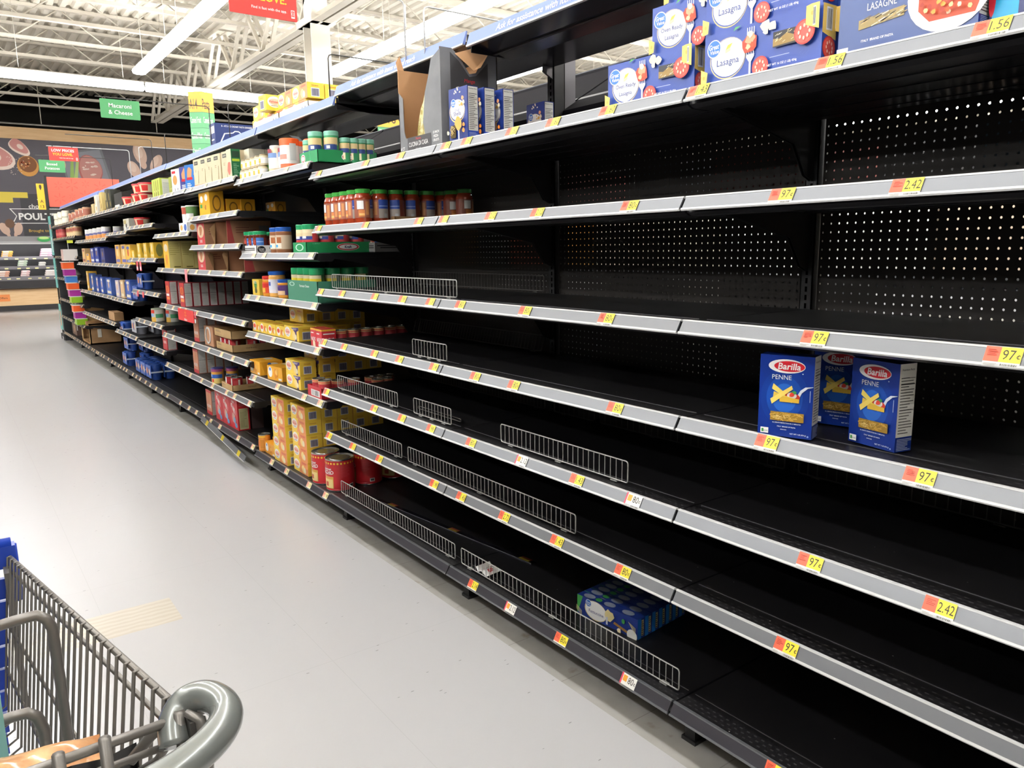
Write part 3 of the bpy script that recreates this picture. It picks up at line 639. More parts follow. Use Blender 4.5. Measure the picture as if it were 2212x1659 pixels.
def gv_shells(f):
    f.ell(.45, .58, .42, .21, GOLD, 26); f.ell(.46, .59, .40, .195, BLUD, 26); f.ell(.47, .60, .385, .185, WHITE, 26)
    f.text('Small', .45, .60, .05, BLUD, 0, maxw=.4); f.text('Shells', .46, .535, .075, BLUD, .005, maxw=.62); gv_logo(f, .26, .73, .07)
    for k in range(9): f.blob(.6+random.random()*.25, .66+random.random()*.08, .018, PASTA, 7)
    f.rect(.12, .10, .40, .33, P('5A4A26', .25))
    for k in range(30): f.blob(.15+random.random()*.22, .12+random.random()*.19, .014, random.choice([P('B99A54', .3), P('8F7334', .3), P('D2BC7C', .3)]), 6)
    f.rect(.62, 0, .68, .22, P('D9DCE6')); f.blob(.63, .34, .10, P('D8A24A'), 10, .3, 1.1)
    for cx, cy in ((.08, .2), (.93, .3), (.92, .2), (.9, .78), (.95, .7)): f.blob(cx, cy, .04, random.choice([P('E8A070'), CRM, ORA]), 7)
    for k in range(6): f.blob(.4+random.random()*.5, .88+random.random()*.08, .018, CRM, 7)
    f.text('NET WT 16 OZ', .35, .03, .022, WHITE, .01, maxw=.5)
def gv_shell_side(f): f.rect(0, 0, 1, .2, P('1F49B8', .35)); nutrition(f, .07, .2, .93, .985); f.lines(.08, .06, .9, .18, 6, P('AEBBE8'), .35)
SHEL = Kind('small_shells_box', 'pasta box', [('carton', carton(.115, .05, .195, BLUD, gv_shells, gv_shell_side))])
def ofront(f):
    f.poly([(-.0, 0), (1, 0), (1, 1), (0, 1)], BARB)
def bar_logo(f, cx, cy, rx, ry):
    f.ell(cx, cy, rx, ry, WHITE, 28); f.ell(cx+rx*.14, cy, rx*.83, ry*.76, RED, 28); f.text('Barilla', cx+rx*.14, cy, ry*.95, WHITE, .02, .12, maxw=rx*1.42)
def penne(f):
    for r, c in ((.36, '13388F'), (.27, '1B4BA6'), (.18, '2A66C4')): f.ell(.48, .48, r*1.25, r, P(c, .3), 26)
    bar_logo(f, .50, .87, .34, .085); f.ell(.80, .79, .012, .007, WHITE, 8)
    f.text('PENNE', .42, .735, .055, WHITE, .0, maxw=.36)
    f.poly([(.50, .46), (.62, .43), (.74, .47), (.80, .56), (.90, .62), (1.0, .64), (1.0, .645), (.86, .635), (.77, .59), (.70, .50), (.60, .475)], P('DDE6F2', .3))
    f.ell(.60, .50, .17, .055, P('C93A2C', .4)); f.ell(.62, .52, .09, .04, P('E7E0D6', .4))
    for x0, y0, x1, y1, c in ((.28, .52, .66, .47, 'E2C04A'), (.26, .62, .50, .53, 'E9CF62'), (.40, .47, .76, .47, 'D9B23E'), (.24, .43, .62, .63, 'F0D468')):
        dx, dy = x1-x0, (y1-y0); L = math.hypot(dx, dy); nx, ny = -dy/L*.035, dx/L*.035
        f.poly([(x0-nx, y0-ny), (x1-nx, y1-ny), (x1+nx*.4, y1+ny*.4), (x0+nx, y0+ny)], P(c, .4))
    f.ell(.66, .56, .05, .02, GRN, 8); f.blob(.62, .53, .03, TOM, 8)
    f.rect(.24, .20, .86, .31, P('9C7A30', .3))
    for k in range(46):
        x = .25+random.random()*.56; y = .21+random.random()*.08; a = random.random()*PI; dx, dy = .045*math.cos(a), .022*math.sin(a)
        f.poly([(x-dx, y-dy), (x+dx, y+dy), (x+dx+.006, y+dy+.01), (x-dx+.006, y-dy+.01)], P(random.choice(['E0BE68', 'D0A850', 'EBD08A', 'C79A42']), .35), False)
    f.k += 1
    f.text('AL DENTE PERFECTION IN 11 MINUTES', .55, .175, .014, WHITE, .01, maxw=.58); f.text('ITALY  BRAND OF PASTA', .55, .13, .014, WHITE, .01, maxw=.46)
    f.text('ENRICHED', .5, .095, .011, WHITE, .01, maxw=.15); f.text('NET WT 1 LB (454 g)', .77, .05, .02, WHITE, .01, maxw=.3); f.ell(.95, .04, .018, .011, P('9DB2E0'), 8)
    f.rect(.07, .03, .22, .10, WHITE); f.rect(.09, .045, .13, .085, GRN); f.text('NON GMO', .17, .06, .016, BLK, 0, maxw=.08)
    f.rect(.955, .46, .965, .60, P('C9D3EA'))
def penne_side(f): f.rect(0, 0, 1, .17, BARB); f.rect(0, .17, 1, 1, PNL); nutrition(f, .03, .18, .97, .97); f.lines(.05, .02, .95, .16, 8, P('B9C3E2'), .4)
PEN = Kind('penne_box', 'pasta box', [('carton', carton(.126, .05, .196, BARB, penne, penne_side))])
PEN.put(1.574, 1.046, zf['E']+.003, 'blue penne box with a crushed left edge, leftmost of three', 'blue penne boxes', .30)
PEN.put(1.775, 1.032, zf['E']+.003, 'blue penne box standing back in the gap between the other two', 'blue penne boxes', .18)
PEN.put(1.645, .870, zf['E']+.003, 'blue penne box showing its nutrition panel, rightmost of three', 'blue penne boxes', -.22)
# lasagna boxes on the top shelf
zb = zf['B']; lg = 'blue lasagna boxes on the top shelf'
LASO.put(1.585, 1.515, zb, 'lowest oven-ready lasagna box, sticking out furthest left', lg, .05)
LASO.put(1.60, 1.365, zb+.118, 'middle oven-ready lasagna box of the stack', lg, .03)
LASO.put(1.615, 1.33, zb+.236, 'topmost oven-ready lasagna box of the stack', lg, .02)
LASG.put(1.568, 1.155, zb+.002, 'front lasagna box resting on the shelf edge above the price tags', lg, -.02)
LASG.put(1.574, 1.16, zb+.120, 'front lasagna box second in the pile, torn below the canopy', lg, -.03)
LASG.put(1.625, 1.145, zb, 'lasagna box standing behind the front pile, lower one', lg)
LASG.put(1.627, 1.15, zb+.118, 'lasagna box standing behind the front pile, upper one', lg)
def bar_las(f):
    f.rect(0, 0, 1, 1, P('3F5488', .35)); bar_logo(f, .35, .80, .14, .14); f.text('LASAGNE', .33, .565, .09, WHITE, 0, maxw=.22)
    f.poly([(.16, .30), (.5, .36), (.5, .48), (.16, .42)], P('8A7434', .25))
    for k in range(26): x = .17+random.random()*.3; y = .32+random.random()*.12; f.poly([(x, y), (x+.05, y+.03), (x+.052, y+.02), (x+.005, y-.01)], P(random.choice(['E9E3CF', 'D8CFA8', 'B99A54', '5A4A26']), .2), False)
    f.k += 1; f.ell(.80, .50, .28, .45, WHITE, 26); f.poly([(.60, .35), (.68, .20), (.98, .20), (1.0, .3), (1.0, .95), (.66, .95), (.60, .7)], P('B8482A', .45))
    for k in range(60): f.blob(.62+random.random()*.36, .24+random.random()*.68, .03, P(random.choice(['E8A24A', 'F0C48A', 'A8321E', 'D9602E', 'F4DCB8']), .45), 6)
    f.text('ITALY  BRAND OF PASTA', .34, .13, .03, WHITE, .01, maxw=.24); f.rect(.03, .02, .12, .09, WHITE)
BLAS = Kind('lasagne_box', 'pasta box', [('carton', carton(.275, .055, .155, P('3F5488', .35), bar_las, penne_side))])
BLAS.put(1.575, .825, zb, 'slate-blue lasagne box with a dish of baked lasagne on the front', lg)
BLAS.put(1.635, .83, zb, 'slate-blue lasagne box standing directly behind the front one', lg)
def dkb(f): f.rect(.04, .1, .4, .9, P('1AA0CE', .35)); f.ell(.03, .3, .05, .18, RED); f.rect(.5, .2, .7, .5, BARB2)
DKB = Kind('pasta_carton', 'pasta box', [('carton', carton(.12, .06, .17, P('13245E', .35), dkb, dkb))])
DKB.put(1.60, .62, zb, 'dark blue carton with a turquoise stripe at the right edge of the top shelf', lg)
DKB.put(1.60, .48, zb, 'dark blue carton beyond the turquoise-striped one, at the frame edge', lg)
DKB.put(1.67, .66, zb+.05, 'dark blue carton leaning behind the turquoise-striped one', lg)
sg = 'small shells boxes'
SHEL.put(1.592, 2.475, zb+.002, 'small shells box, front one of three beside the torn display carton', sg, .06)
SHEL.put(1.660, 2.465, zb, 'small shells box, middle one of three beside the torn display carton', sg, .03)
SHEL.put(1.735, 2.450, zb, 'small shells box, back one of three beside the torn display carton', sg)
SHEL.put(2.02, 2.56, zb, 'small shells box alone at the back, half hidden by the shelf edge', sg)
# torn display carton of pizza crusts
DG = noisy('grey_display_print', '77787A', '6A6B6E', 9, .6); DK = P('3A393B', .55); INN = noisy('carton_inside', 'B58A62', 'A87C56', 5, .8)
t = thing('display_carton', (1.575, 2.73, zb), 'tall torn grey display carton of pizza crusts between the shelf and canopy', 'carton')
W, D, H = .33, .26, .35
b = MB(); y0, y1 = W/2, -W/2                      # front wall with a cut-out window: built around the hole
def fw(pts, m): b.add([(0, y0-p[0]*W, p[1]*H) for p in pts], [tuple(range(len(pts)))], m); b.add([(.004, y0-p[0]*W, p[1]*H) for p in reversed(pts)], [tuple(range(len(pts)))], INN)
fw([(0, 0), (1, 0), (1, .17), (0, .17)], DG); fw([(0, .17), (.16, .17), (.12, .25), (.11, .62), (0, .70)], DG)
fw([(1, .17), (.62, .17), (.58, .3), (.64, .6), (.74, .78), (.80, .93), (1, 1.0)], DG)
f = Face(b, (-.001, y0, 0), (0, -1, 0), (0, 0, 1), W, H); f.rect(.2, .01, .76, .17, DK); f.text('Mamma', .46, .145, .025, RED, 0, .2, maxw=.2); f.text('CUCINA DI CASA', .46, .09, .05, WHITE, 0, maxw=.46)
f.text('PIZZA CRUST', .46, .035, .014, LTG, 0, maxw=.24); f.text('6 CT', .08, .06, .035, WHITE, .01, maxw=.1)
for i, s in enumerate(('12 INCH', 'PIZZA', 'CRUSTS')): f.text(s, .88, .165-.042*i, .026, WHITE, .01, maxw=.14)
obj('front_wall', b, t)
b = MB(); b.box(0, D, y0-.004, y0, 0, H*.95, INN); b.box(D-.004, D, y1, y0, 0, H*1.0, INN); b.box(0, D, y1, y0, 0, .004, DG)
obj('inner_walls', b, t)
b = MB(); sv = [(0, 0), (D, 0), (D, 1.05*H), (D*.78, 1.0*H), (D*.62, .80*H), (D*.5, .78*H), (D*.32, .95*H), (D*.2, 1.02*H), (0, 1.02*H)]
b.add([(p[0], y1, p[1]) for p in sv], [tuple(range(len(sv)))], DG); b.add([(p[0], y1+.004, p[1]) for p in reversed(sv)], [tuple(range(len(sv)))], INN)
f = Face(b, (0, y1, 0), (1, 0, 0), (0, 0, 1), D, H); f.poly([(.17, .02), (.83, .02), (.83, .92), (.62, .77), (.5, .75), (.32, .90), (.17, .98)], DK)
f.text('Mange', .5, .70, .05, RED, 0, .2, maxw=.4); f.text('CUCINA', .5, .60, .07, WHITE, 0, maxw=.62); f.text('DI CASA', .5, .50, .07, WHITE, 0, maxw=.6)
obj('side_wall', b, t)
b = MB(); b.add([(D*.25, y1-.001, H*.97), (D*.5, y1-.03, H*.80), (D*.62, y1-.032, H*.84), (D*.85, y1, H*1.02), (D*.6, y1+.01, H*1.06)], [(0, 1, 2, 3, 4)], INN)
obj('torn_flap', b, t, 'torn brown flap')
b = MB(); b.add([(0, y0, H*.95), (.0, y0+.012, H*1.04), (.02, y0+.014, H*1.12), (.03, y0, H*.95)], [(0, 1, 2, 3), (3, 2, 1, 0)], INN); obj('torn_flap', b, t, 'torn brown corner')
GOLDP = noisy('golden_wrapper', 'D8CE9A', 'A89A5C', 60, .25, lo=.4, hi=.6)
def pouch(nm, lab, y, x, tl, hh, m, m2):
    b = MB(); n = 9; vs = []
    for i in range(n):
        u = i/(n-1); th = .028*math.sin(PI*min(max(u, .04), .96))
        for j in range(8): a = 2*PI*j/8; vs.append((th*math.cos(a), .075*math.sin(a)*(1-.25*abs(2*u-1)**3), u*hh))
    fs = [(i*8+j, i*8+(j+1) % 8, (i+1)*8+(j+1) % 8, (i+1)*8+j) for i in range(n-1) for j in range(8)]
    b.add(vs, fs, m, True); b.add([vs[k] for k in range(8)], [tuple(range(8))], m)
    if m2: f = Face(b, (-.031, .03, hh*.2), (0, -1, 0), (0, 0, 1), .06, hh*.55); f.blob(.5, .5, .3, m2, 9, .2); f.blob(.5, .85, .12, P('9CC25A', .3), 8)
    o = obj('crust_packet', b, None, lab, 'food packet', 'crust packets in the torn carton', None, (x, y, zb+.006)); o.rotation_euler = tl
pouch('', 'golden crinkled crust packet leaning inside the torn carton', 2.755, 1.650, (.16, .03, .9), .21, GOLDP, None)
pouch('', 'dark wrapped crust packet standing behind the golden one', 2.73, 1.70, (.08, 0, 1.0), .25, DK, GOLDP)
pouch('', 'upright pale crust packet against the right wall of the carton', 2.680, 1.640, (.05, .02, 1.2), .24, GOLDP, DK)
# fettuccine row on the bottom shelf
def fett(f):
    f.poly([(0, 0), (.0, 1), (.1, 1), (.04, .4)], GRN); f.ell(.32, .5, .19, .5, GOLD, 24); f.ell(.325, .51, .18, .47, WHITE, 24); f.text('Fettuccine', .33, .42, .16, BLUD, 0, maxw=.3); gv_logo(f, .2, .78, .17)
    f.blob(.55, .6, .28, P('E6D49A'), 10); f.rect(.5, .1, .53, .5, P('D9DCE6')); f.poly([(.62, .30), (.86, .10), (.88, .22), (.64, .42)], P('A5793C')); f.blob(.78, .62, .12, GRN, 8); f.ell(.92, .12, .08, .3, PNL, 14); f.blob(.72, .1, .12, CRM, 8)
    for k in range(6): f.poly([(.86+k*.012, .75-k*.05), (.98, .55-k*.05), (.98, .53-k*.05), (.86+k*.012, .73-k*.05)], P('E6D49A'))
    for k in range(5): f.poly([(.0, .5-k*.05), (.1, .25-k*.05), (.1, .23-k*.05), (.0, .48-k*.05)], P('E6D49A'))
def fett_side(f): f.rect(0, 0, .5, 1, P('1C74C8', .4)); f.rect(.55, .12, .85, .9, GOLD); f.lines(.58, .15, .82, .88, 7, BLK, .5)
def fett_top(f):
    for cx in (.16, .5, .8): f.ell(cx, .5, .09, .42, P('8F96A8'), 14)
    f.blob(.32, .5, .35, GRN, 8)
FET = Kind('fettuccine_box', 'pasta box', [('carton', carton(.275, .036, .072, BLUD, fett, fett_side, fett_top))])
for i in range(7):
    FET.put(1.715+.0385*i, 1.80+.004*i, zf['base'], '%s fettuccine box from the front, lying on its long side on the bottom shelf' % ORD[i], 'row of fettuccine boxes', .10)
# scraps
b = MB(); pr = [(0, 0), (.035, .012), (.06, .002), (.075, .018)]
for (a, c), (a2, c2) in zip(pr, pr[1:]): b.quad((0, a, c), (.07, a, c+.006), (.07, a2, c2+.004), (0, a2, c2), WHITE); b.quad((0, a2, c2), (.07, a2, c2+.004), (.07, a, c+.006), (0, a, c), WHITE)
f = Face(b, (.01, .034, .016), (0, -1, -.3), (1, 0, .05), .03, .05); f.text('80', .5, .5, .4, RED, .02, vert=True); f = Face(b, (.01, .07, .022), (0, -1, .6), (1, 0, .05), .025, .05); f.text('PAY', .5, .5, .4, RED, .02, vert=True)
obj('paper_scrap', b, None, 'crumpled white and red paper scrap caught in the bottom wire fence', 'paper', None, None, (1.60, 2.37, zf['base']+.012))
b = MB(); b.box(0, .04, 0, .001, 0, .05, WHITE); b2 = MB(); b2.add([(0, 0, 0), (0, -.07, 0), (0, -.07, .035), (.0, -.07, .035)], [(0, 1, 2), (2, 1, 0)], LTG)
obj('paper_corner', b2, None, 'pale triangular paper corner at the back of the fifth level', 'paper', None, None, (2.07, 2.29, zf['F']+.002))
t = thing('loose_price_strip', (1.69, 3.52, zf['base']+.002), 'loose black price strip lying across the bottom shelf with three yellow tags', 'price strip')
L = 1.16; dirv = Vector((.13, -1.12, 0)).normalized(); nv = Vector((-dirv.y, dirv.x, 0))
def sp(s_, o_, z=0): p = dirv*s_+nv*o_; return (p.x, p.y, z)
b = MB(); b.add([sp(0, 0), sp(L, 0), sp(L, .034), sp(0, .034), sp(0, 0, .006), sp(L, 0, .006), sp(L, .034, .002), sp(0, .034, .002)], [(4, 7, 6, 5), (0, 1, 5, 4), (3, 2, 6, 7), (4, 5, 6, 7)], mat('dark_clear_strip', '26242C', .2)); b.tube([sp(0, 0, .007), sp(L, 0, .007)], .0012, RAIL, 5); obj('strip', b, t)
for s_ in (.10, .60, 1.08):
    b = MB(); b.add([sp(s_, .003, .0085), sp(s_+.06, .003, .0085), sp(s_+.06, .018, .007), sp(s_, .018, .007)], [(3, 2, 1, 0), (0, 1, 2, 3)], P('C9B23C')); b.add([sp(s_, .018, .0075), sp(s_+.06, .018, .0075), sp(s_+.06, .032, .006), sp(s_, .032, .006)], [(3, 2, 1, 0), (0, 1, 2, 3)], P('C05A42')); obj('price_tag', b, t)

# ============================================================ jars
def jar(r, h, body, lid, label, lidh=.018, shoulder=.75, wrap=None, deco=None, lidr=None):
    g = MB(); g.lathe([(0, 0), (r*.93, 0), (r, .008), (r, h*shoulder), (r*.93, h*(shoulder+.06)), (r*.80, h*.88), (r*.78, h-lidh)], (0, 0, 0), body, 20)
    l = MB(); lr = lidr or r*.86; l.lathe([(lr, h-lidh-.001), (lr*1.02, h-.003), (lr*.95, h), (0, h)], (0, 0, 0), lid, 20)
    lb = MB(); z0, z1 = h*.17, h*.70; lb.lathe([(r+.0006, z0), (r+.0006, z1)], (0, 0, 0), label, 20, 0, 2*PI)
    if wrap:       # coloured wrap sectors: (angle from, angle to, z0, z1, mat); angle 180 faces the aisle, 270 the camera
        for i, (a0, a1, q0, q1, m) in enumerate(wrap): lb.lathe([(r+.0011+.0003*i, h*q0), (r+.0011+.0003*i, h*q1)], (0, 0, 0), m, 8, math.radians(a0), math.radians(a1))
    return [('jar', g), ('lid', l), ('label', lb)]
SAUCE = mat('tomato_sauce_glass', '9A3A20', .12, coat=.6); LIDG = P('3FA040', .35); LIDT = P('1F8F5A', .35); LIDO = P('F0642A', .35); LIDB = P('1E55A8', .35)
SAL = P('8E4634', .45)
JAR = Kind('sauce_jar', 'jar', jar(.041, .158, SAUCE, LIDG, SAL, wrap=[(120, 200, .17, .70, P('8A4A34', .45)), (150, 195, .42, .66, WHITE), (160, 215, .2, .4, P('C9773C', .45)), (165, 205, .24, .3, P('E8B26A', .45)), (200, 235, .19, .68, P('A0604A', .45)), (208, 226, .26, .64, P('C98A54', .45)), (236, 300, .17, .70, P('A79D95', .45)), (236, 300, .44, .70, P('2F4FA8', .4)), (238, 298, .50, .53, P('8FA4DA')), (270, 290, .2, .3, LTG)]))
jy = [3.675, 3.590, 3.505, 3.420]
for i, y in enumerate(jy): JAR.put(1.605, y, zf['C'], 'red sauce jar with green lid, %s from the left along the shelf front' % ORD[i], 'green-lidded sauce jars on the second level', random.uniform(-.15, .15))
for i in range(6): JAR.put(1.608+.083*i, 3.335-.004*i, zf['C'], 'red sauce jar with green lid, %s from the front in the row going back' % ORD[i], 'green-lidded sauce jars on the second level', random.choice((0, -.6, .1, .9, 0)))
JAR.put(2.03, 3.235, zf['C'], 'red sauce jar with green lid near the back panel, showing its white circle', 'green-lidded sauce jars on the second level', 1.3)
JAR.put(2.035, 3.13, zf['C'], 'red sauce jar nearest the pegboard, rightmost of the sauce jars', 'green-lidded sauce jars on the second level', 1.5)
for i in range(4): JAR.put(1.69, jy[i], zf['C'], 'red sauce jar in the second rank, %s from the left' % ORD[i], 'green-lidded sauce jars on the second level')
def tray(w_, d, h, m, fr=None, sd=None, th=.003, inner=None):
    b = MB(); im = inner or m
    b.box(0, d, -w_/2, w_/2, 0, th, m); b.box(0, th, -w_/2, w_/2, 0, h, m); b.box(d-th, d, -w_/2, w_/2, 0, h, m); b.box(0, d, -w_/2, -w_/2+th, 0, h, m, {'y+': im}); b.box(0, d, w_/2-th, w_/2, 0, h, m)
    if fr: fr(Face(b, (0, w_/2, 0), (0, -1, 0), (0, 0, 1), w_, h))
    if sd: sd(Face(b, (0, -w_/2, 0), (1, 0, 0), (0, 0, 1), d, h))
    return b
def cb_side(f): f.text('Great', .25, .55, .35, P('6A4E30'), .01, maxw=.2); f.lines(.5, .3, .85, .7, 2, P('86653F'), .4)
obj('cardboard_tray', tray(.10, .34, .035, CARDB, None, cb_side), None, 'low brown cardboard tray holding the sauce jars further back', 'tray', None, None, (1.735, 3.32, zf['C']))

# fourth bay, second level: jars in printed trays
def gvt(f): f.ell(.5, .5, .2, .42, BLK, 20); f.text('Great', .5, .6, .26, WHITE, .01, .1, maxw=.3); f.text('Value', .52, .36, .22, WHITE, .01, .1, maxw=.25)
def gvt_f(f): f.rect(.08, .62, .9, .72, BLK); f.rect(.2, .42, .9, .52, BLK); f.lines(.3, .1, .9, .35, 3, GRY, .3)
def gvt_s(f): f.ell(.2, .5, .16, .42, BLK, 20); f.text('Great', .2, .6, .26, WHITE, .01, .1, maxw=.22); f.text('Value', .21, .36, .22, WHITE, .01, .1, maxw=.2); f.lines(.5, .6, .75, .85, 2, BLK, .5); f.lines(.5, .2, .9, .4, 2, GRY, .4)
SALSA = Kind('salsa_jar', 'jar', jar(.042, .135, mat('dark_salsa_glass', '5A2A1C', .15, coat=.5), LIDT, P('6E2A1A', .4), .024, .82, [(130, 215, .19, .62, P('7A2E1E', .4)), (150, 190, .18, .40, P('E9DCC8')), (190, 212, .44, .6, P('B0402C')), (218, 280, .19, .70, P('3C6FB8', .4)), (222, 276, .5, .54, P('9DB8E0'))], lidr=.041))
z = 1.446
obj('white_jar_tray', tray(.30, .16, .052, P('E2E1DE'), gvt_f, gvt_s), None, 'white tray with a black oval logo holding dark salsa jars', 'tray', None, None, (1.575, 4.94, z))
for i, (x, y) in enumerate(((1.622, 5.03), (1.622, 4.94), (1.622, 4.85), (1.72, 5.0), (1.72, 4.88), (1.72, 4.72))): SALSA.put(x, y, z+.004 if i < 3 else z, 'dark salsa jar with green lid, %s' % ('%s in the white tray from the left' % ORD[i] if i < 3 else '%s of the rank behind the white tray' % ORD[i-3]), 'green-lidded salsa jars')
PNUT = Kind('sauce_bottle', 'jar', jar(.045, .15, P('8A5A3C', .3), LIDB, P('C9B49A'), .026, .82, [(130, 230, .2, .62, P('EDE3D2')), (150, 200, .24, .34, P('3FA0D8')), (190, 230, .4, .62, P('9A5A32'))], lidr=.044))
PNUT.put(1.61, 4.50, z, 'brown jar with a blue lid between the white and green trays', 'jars in the fourth bay'); PNUT.put(1.61, 4.40, z, 'brown blue-lidded jar half behind the green tray', 'jars in the fourth bay')
def kr(f): f.rect(.33, .22, .67, .82, P('D8D0CC')); f.ell(.5, .52, .20, .40, WHITE, 24); f.ell(.5, .52, .185, .36, RED, 24); f.ell(.5, .52, .165, .28, WHITE, 24); f.text('Kraft', .5, .52, .3, P('22346E'), .03, maxw=.24)
def krs(f): f.ell(.5, .55, .14, .34, P('E8DAD6'), 24); f.ell(.5, .55, .13, .30, RED, 24); f.ell(.5, .55, .11, .22, WHITE, 24); f.text('Kraft', .5, .55, .25, P('22346E'), .03, maxw=.17); f.text('12 - JAR/TRAYS', .12, .85, .1, P('BFE0CC'), 0, maxw=.2)
KG = P('1F8A52', .45)
def krf(f): f.ell(.5, .55, .3, .32, P('BFE0CC')); f.ell(.5, .55, .22, .24, KG)
obj('green_jar_tray', tray(.19, .48, .06, KG, krf, krs), None, 'green tray with a red and white oval logo holding cheese jars', 'tray', None, None, (1.565, 4.05, z))
CHZ = Kind('grated_cheese_jar', 'jar', jar(.042, .15, P('E6D6B0', .3), LIDT, P('C8434A', .4), .026, .84, [(120, 260, .52, .70, P('DCC9A0')), (120, 260, .46, .58, P('2A3F8F')), (170, 215, .5, .58, WHITE), (130, 250, .22, .40, RED), (150, 235, .28, .31, WHITE)], lidr=.042))
for i in range(2): CHZ.put(1.615, 4.10-.09*i, z+.004, 'grated cheese jar with green lid, %s at the front of the green tray' % ORD[i], 'cheese jars in the green tray')
for i in range(3): CHZ.put(1.705+.088*i, 4.01, z+.004, 'grated cheese jar going back in the green tray, %s behind the front' % ORD[i], 'cheese jars in the green tray')
obj('grey_jar_tray', tray(.16, .16, .055, P('8C8A88'), gvt_f, gvt_f), None, 'grey tray at the back of the same level beside the green tray', 'tray', None, None, (1.93, 3.96, z))
SALSA.put(1.975, 3.93, z+.004, 'dark salsa jar standing alone in the grey tray', 'green-lidded salsa jars')
# third level of the fourth bay
z = 1.186
def yfr(f): f.blob(.5, .6, .28, GRN, 9); f.blob(.5, .3, .2, P('5A5A3A'), 9); f.lines(.2, .75, .8, .95, 2, WHITE, .4)
obj('yellow_mix_box', carton(.13, .05, .10, YELL, yfr), None, 'small yellow box at the left end of the cheese jar level', 'box', None, None, (1.60, 4.93, z))
QUE = Kind('cheese_sauce_jar', 'jar', jar(.046, .125, P('E29A3C', .2), P('D23A32', .35), P('D9502E', .4), .02, .8, [(120, 240, .45, .62, P('C42A2A')), (150, 210, .2, .42, P('F0B04A'))], lidr=.045))
QUE.put(1.625, 4.73, z, 'orange cheese sauce jar with a red lid', 'cheese sauce jars')
MAY = Kind('dip_jar', 'jar', jar(.05, .155, P('E8B060', .2), LIDB, P('E6E0E4', .4), .02, .8, [(120, 240, .3, .66, P('DADCE8')), (150, 200, .45, .6, P('4A5FA8'))], lidr=.05))
MAY.put(1.625, 4.60, z, 'tall jar with blue lid and white label beside the red-lidded jar', 'cheese sauce jars')
QB = Kind('dip_jar', 'jar', jar(.048, .11, P('E29A3C', .2), LIDB, P('5A3A78', .4), .018, .8, [(120, 240, .18, .4, P('E8C29A')), (150, 200, .45, .6, P('3A2A68'))], lidr=.047))
QB.put(1.63, 4.47, z, 'short purple-labelled jar with a blue lid', 'cheese sauce jars')
def pct(f): f.ell(.16, .82, .09, .1, P('BFD8CC')); f.ell(.16, .82, .06, .07, P('3F7A62')); f.text('Parmesan Cheese', .58, .76, .12, WHITE, .01, maxw=.55)
b = tray(.43, .34, .115, P('3F7F66', .5), pct, lambda f: f.text('Kraft', .8, .6, .12, P('8FB0A4'), 0)); b.mats = [P('3F7F66', .5) if m_ is P('3F7F66', .5) else m_ for m_ in b.mats]
obj('green_cheese_tray', b, None, 'dark green tray of parmesan canisters under the next shelf end', 'tray', None, None, (1.565, 4.05, z))
def can(r, h, body, wrap=None, lid=None, lidh=.012, taper=1):
    g = MB(); g.lathe([(0, 0), (r*.97, 0), (r, .004), (r*taper, h-.004), (r*taper*.98, h-.001)], (0, 0, 0), body, 20)
    if wrap:
        for i, (a0, a1, q0, q1, m) in enumerate(wrap): g.lathe([(r*(1+(taper-1)*q0)+.0008+.0003*i, h*q0), (r*(1+(taper-1)*q1)+.0008+.0003*i, h*q1)], (0, 0, 0), m, 10, math.radians(a0), math.radians(a1))
    l = MB()
    if lid: l.lathe([(r*taper*1.02, h-lidh), (r*taper*1.02, h), (r*taper*.95, h+.003), (0, h+.003)], (0, 0, 0), lid, 20)
    else: l.lathe([(r*taper*1.01, h-.005), (r*taper*1.015, h), (r*taper*.97, h), (r*taper*.96, h-.005), (r*.7, h-.005), (r*.68, h-.004), (0, h-.004)], (0, 0, 0), TIN, 20)
    return [('can', g), ('lid', l)]
PARM = Kind('parmesan_canister', 'canister', can(.04, .175, P('3A6A3E', .4), [(100, 280, .45, .70, P('E8D23C')), (100, 280, .70, .80, P('D9CDA8')), (160, 200, .5, .62, P('2A5FA8')), (205, 230, .48, .6, P('E9EFE6')), (100, 280, .2, .45, P('1F6A4A'))], LIDT, .03))
for i in range(4): PARM.put(1.612, 4.21-.088*i, z+.004, 'parmesan canister with green cap, %s from the left in the dark green tray' % ORD[i], 'parmesan canisters')
for i in range(3): PARM.put(1.70+.085*i, 3.945, z+.004, 'parmesan canister going back in the dark green tray, %s behind the front' % ORD[i], 'parmesan canisters')

# ============================================================ yellow cheese boxes, stacked
def velv(orange=False, purple=False):
    def fr(f):
        if orange: f.poly([(.38, 0), (1, 0), (1, 1), (.5, 1)], P('E8935A', .45))
        if purple: f.poly([(.5, .9), (1, .98), (1, .78), (.86, .66), (.86, 0), (.74, 0), (.74, .62), (.6, .78)], P('4A2E6E', .45))
        f.blob(.68, .36, .30, P('F3D58A'), 10, .2); f.blob(.78, .3, .2, CRM, 9, .2)
        f.ell(.24, .55, .2, .36, WHITE, 18); f.ell(.24, .57, .16, .2, P('F0B8A8'), 16); f.text('Velveeta', .24, .57, .16, RED, .01, .2, maxw=.3); f.rect(.14, .30, .34, .33, P('3A3A4A'))
        f.lines(.6, .78, .92, .92, 2, WHITE if purple else RED, .4)
    return fr
def velv_side(f): f.rect(.22, .1, .72, .66, WHITE); f.rect(.25, .14, .69, .62, P('9A98A8')); f.bars(.27, .16, .67, .6, P('6A6878'), 10); f.text('Velveeta', .46, .82, .1, P('B0402C'), 0, .3, maxw=.5)
def velv_top(f): f.blob(.4, .5, .3, ORA, 9); f.lines(.2, .3, .8, .7, 3, P('B8862A'), .3)
VB = {}
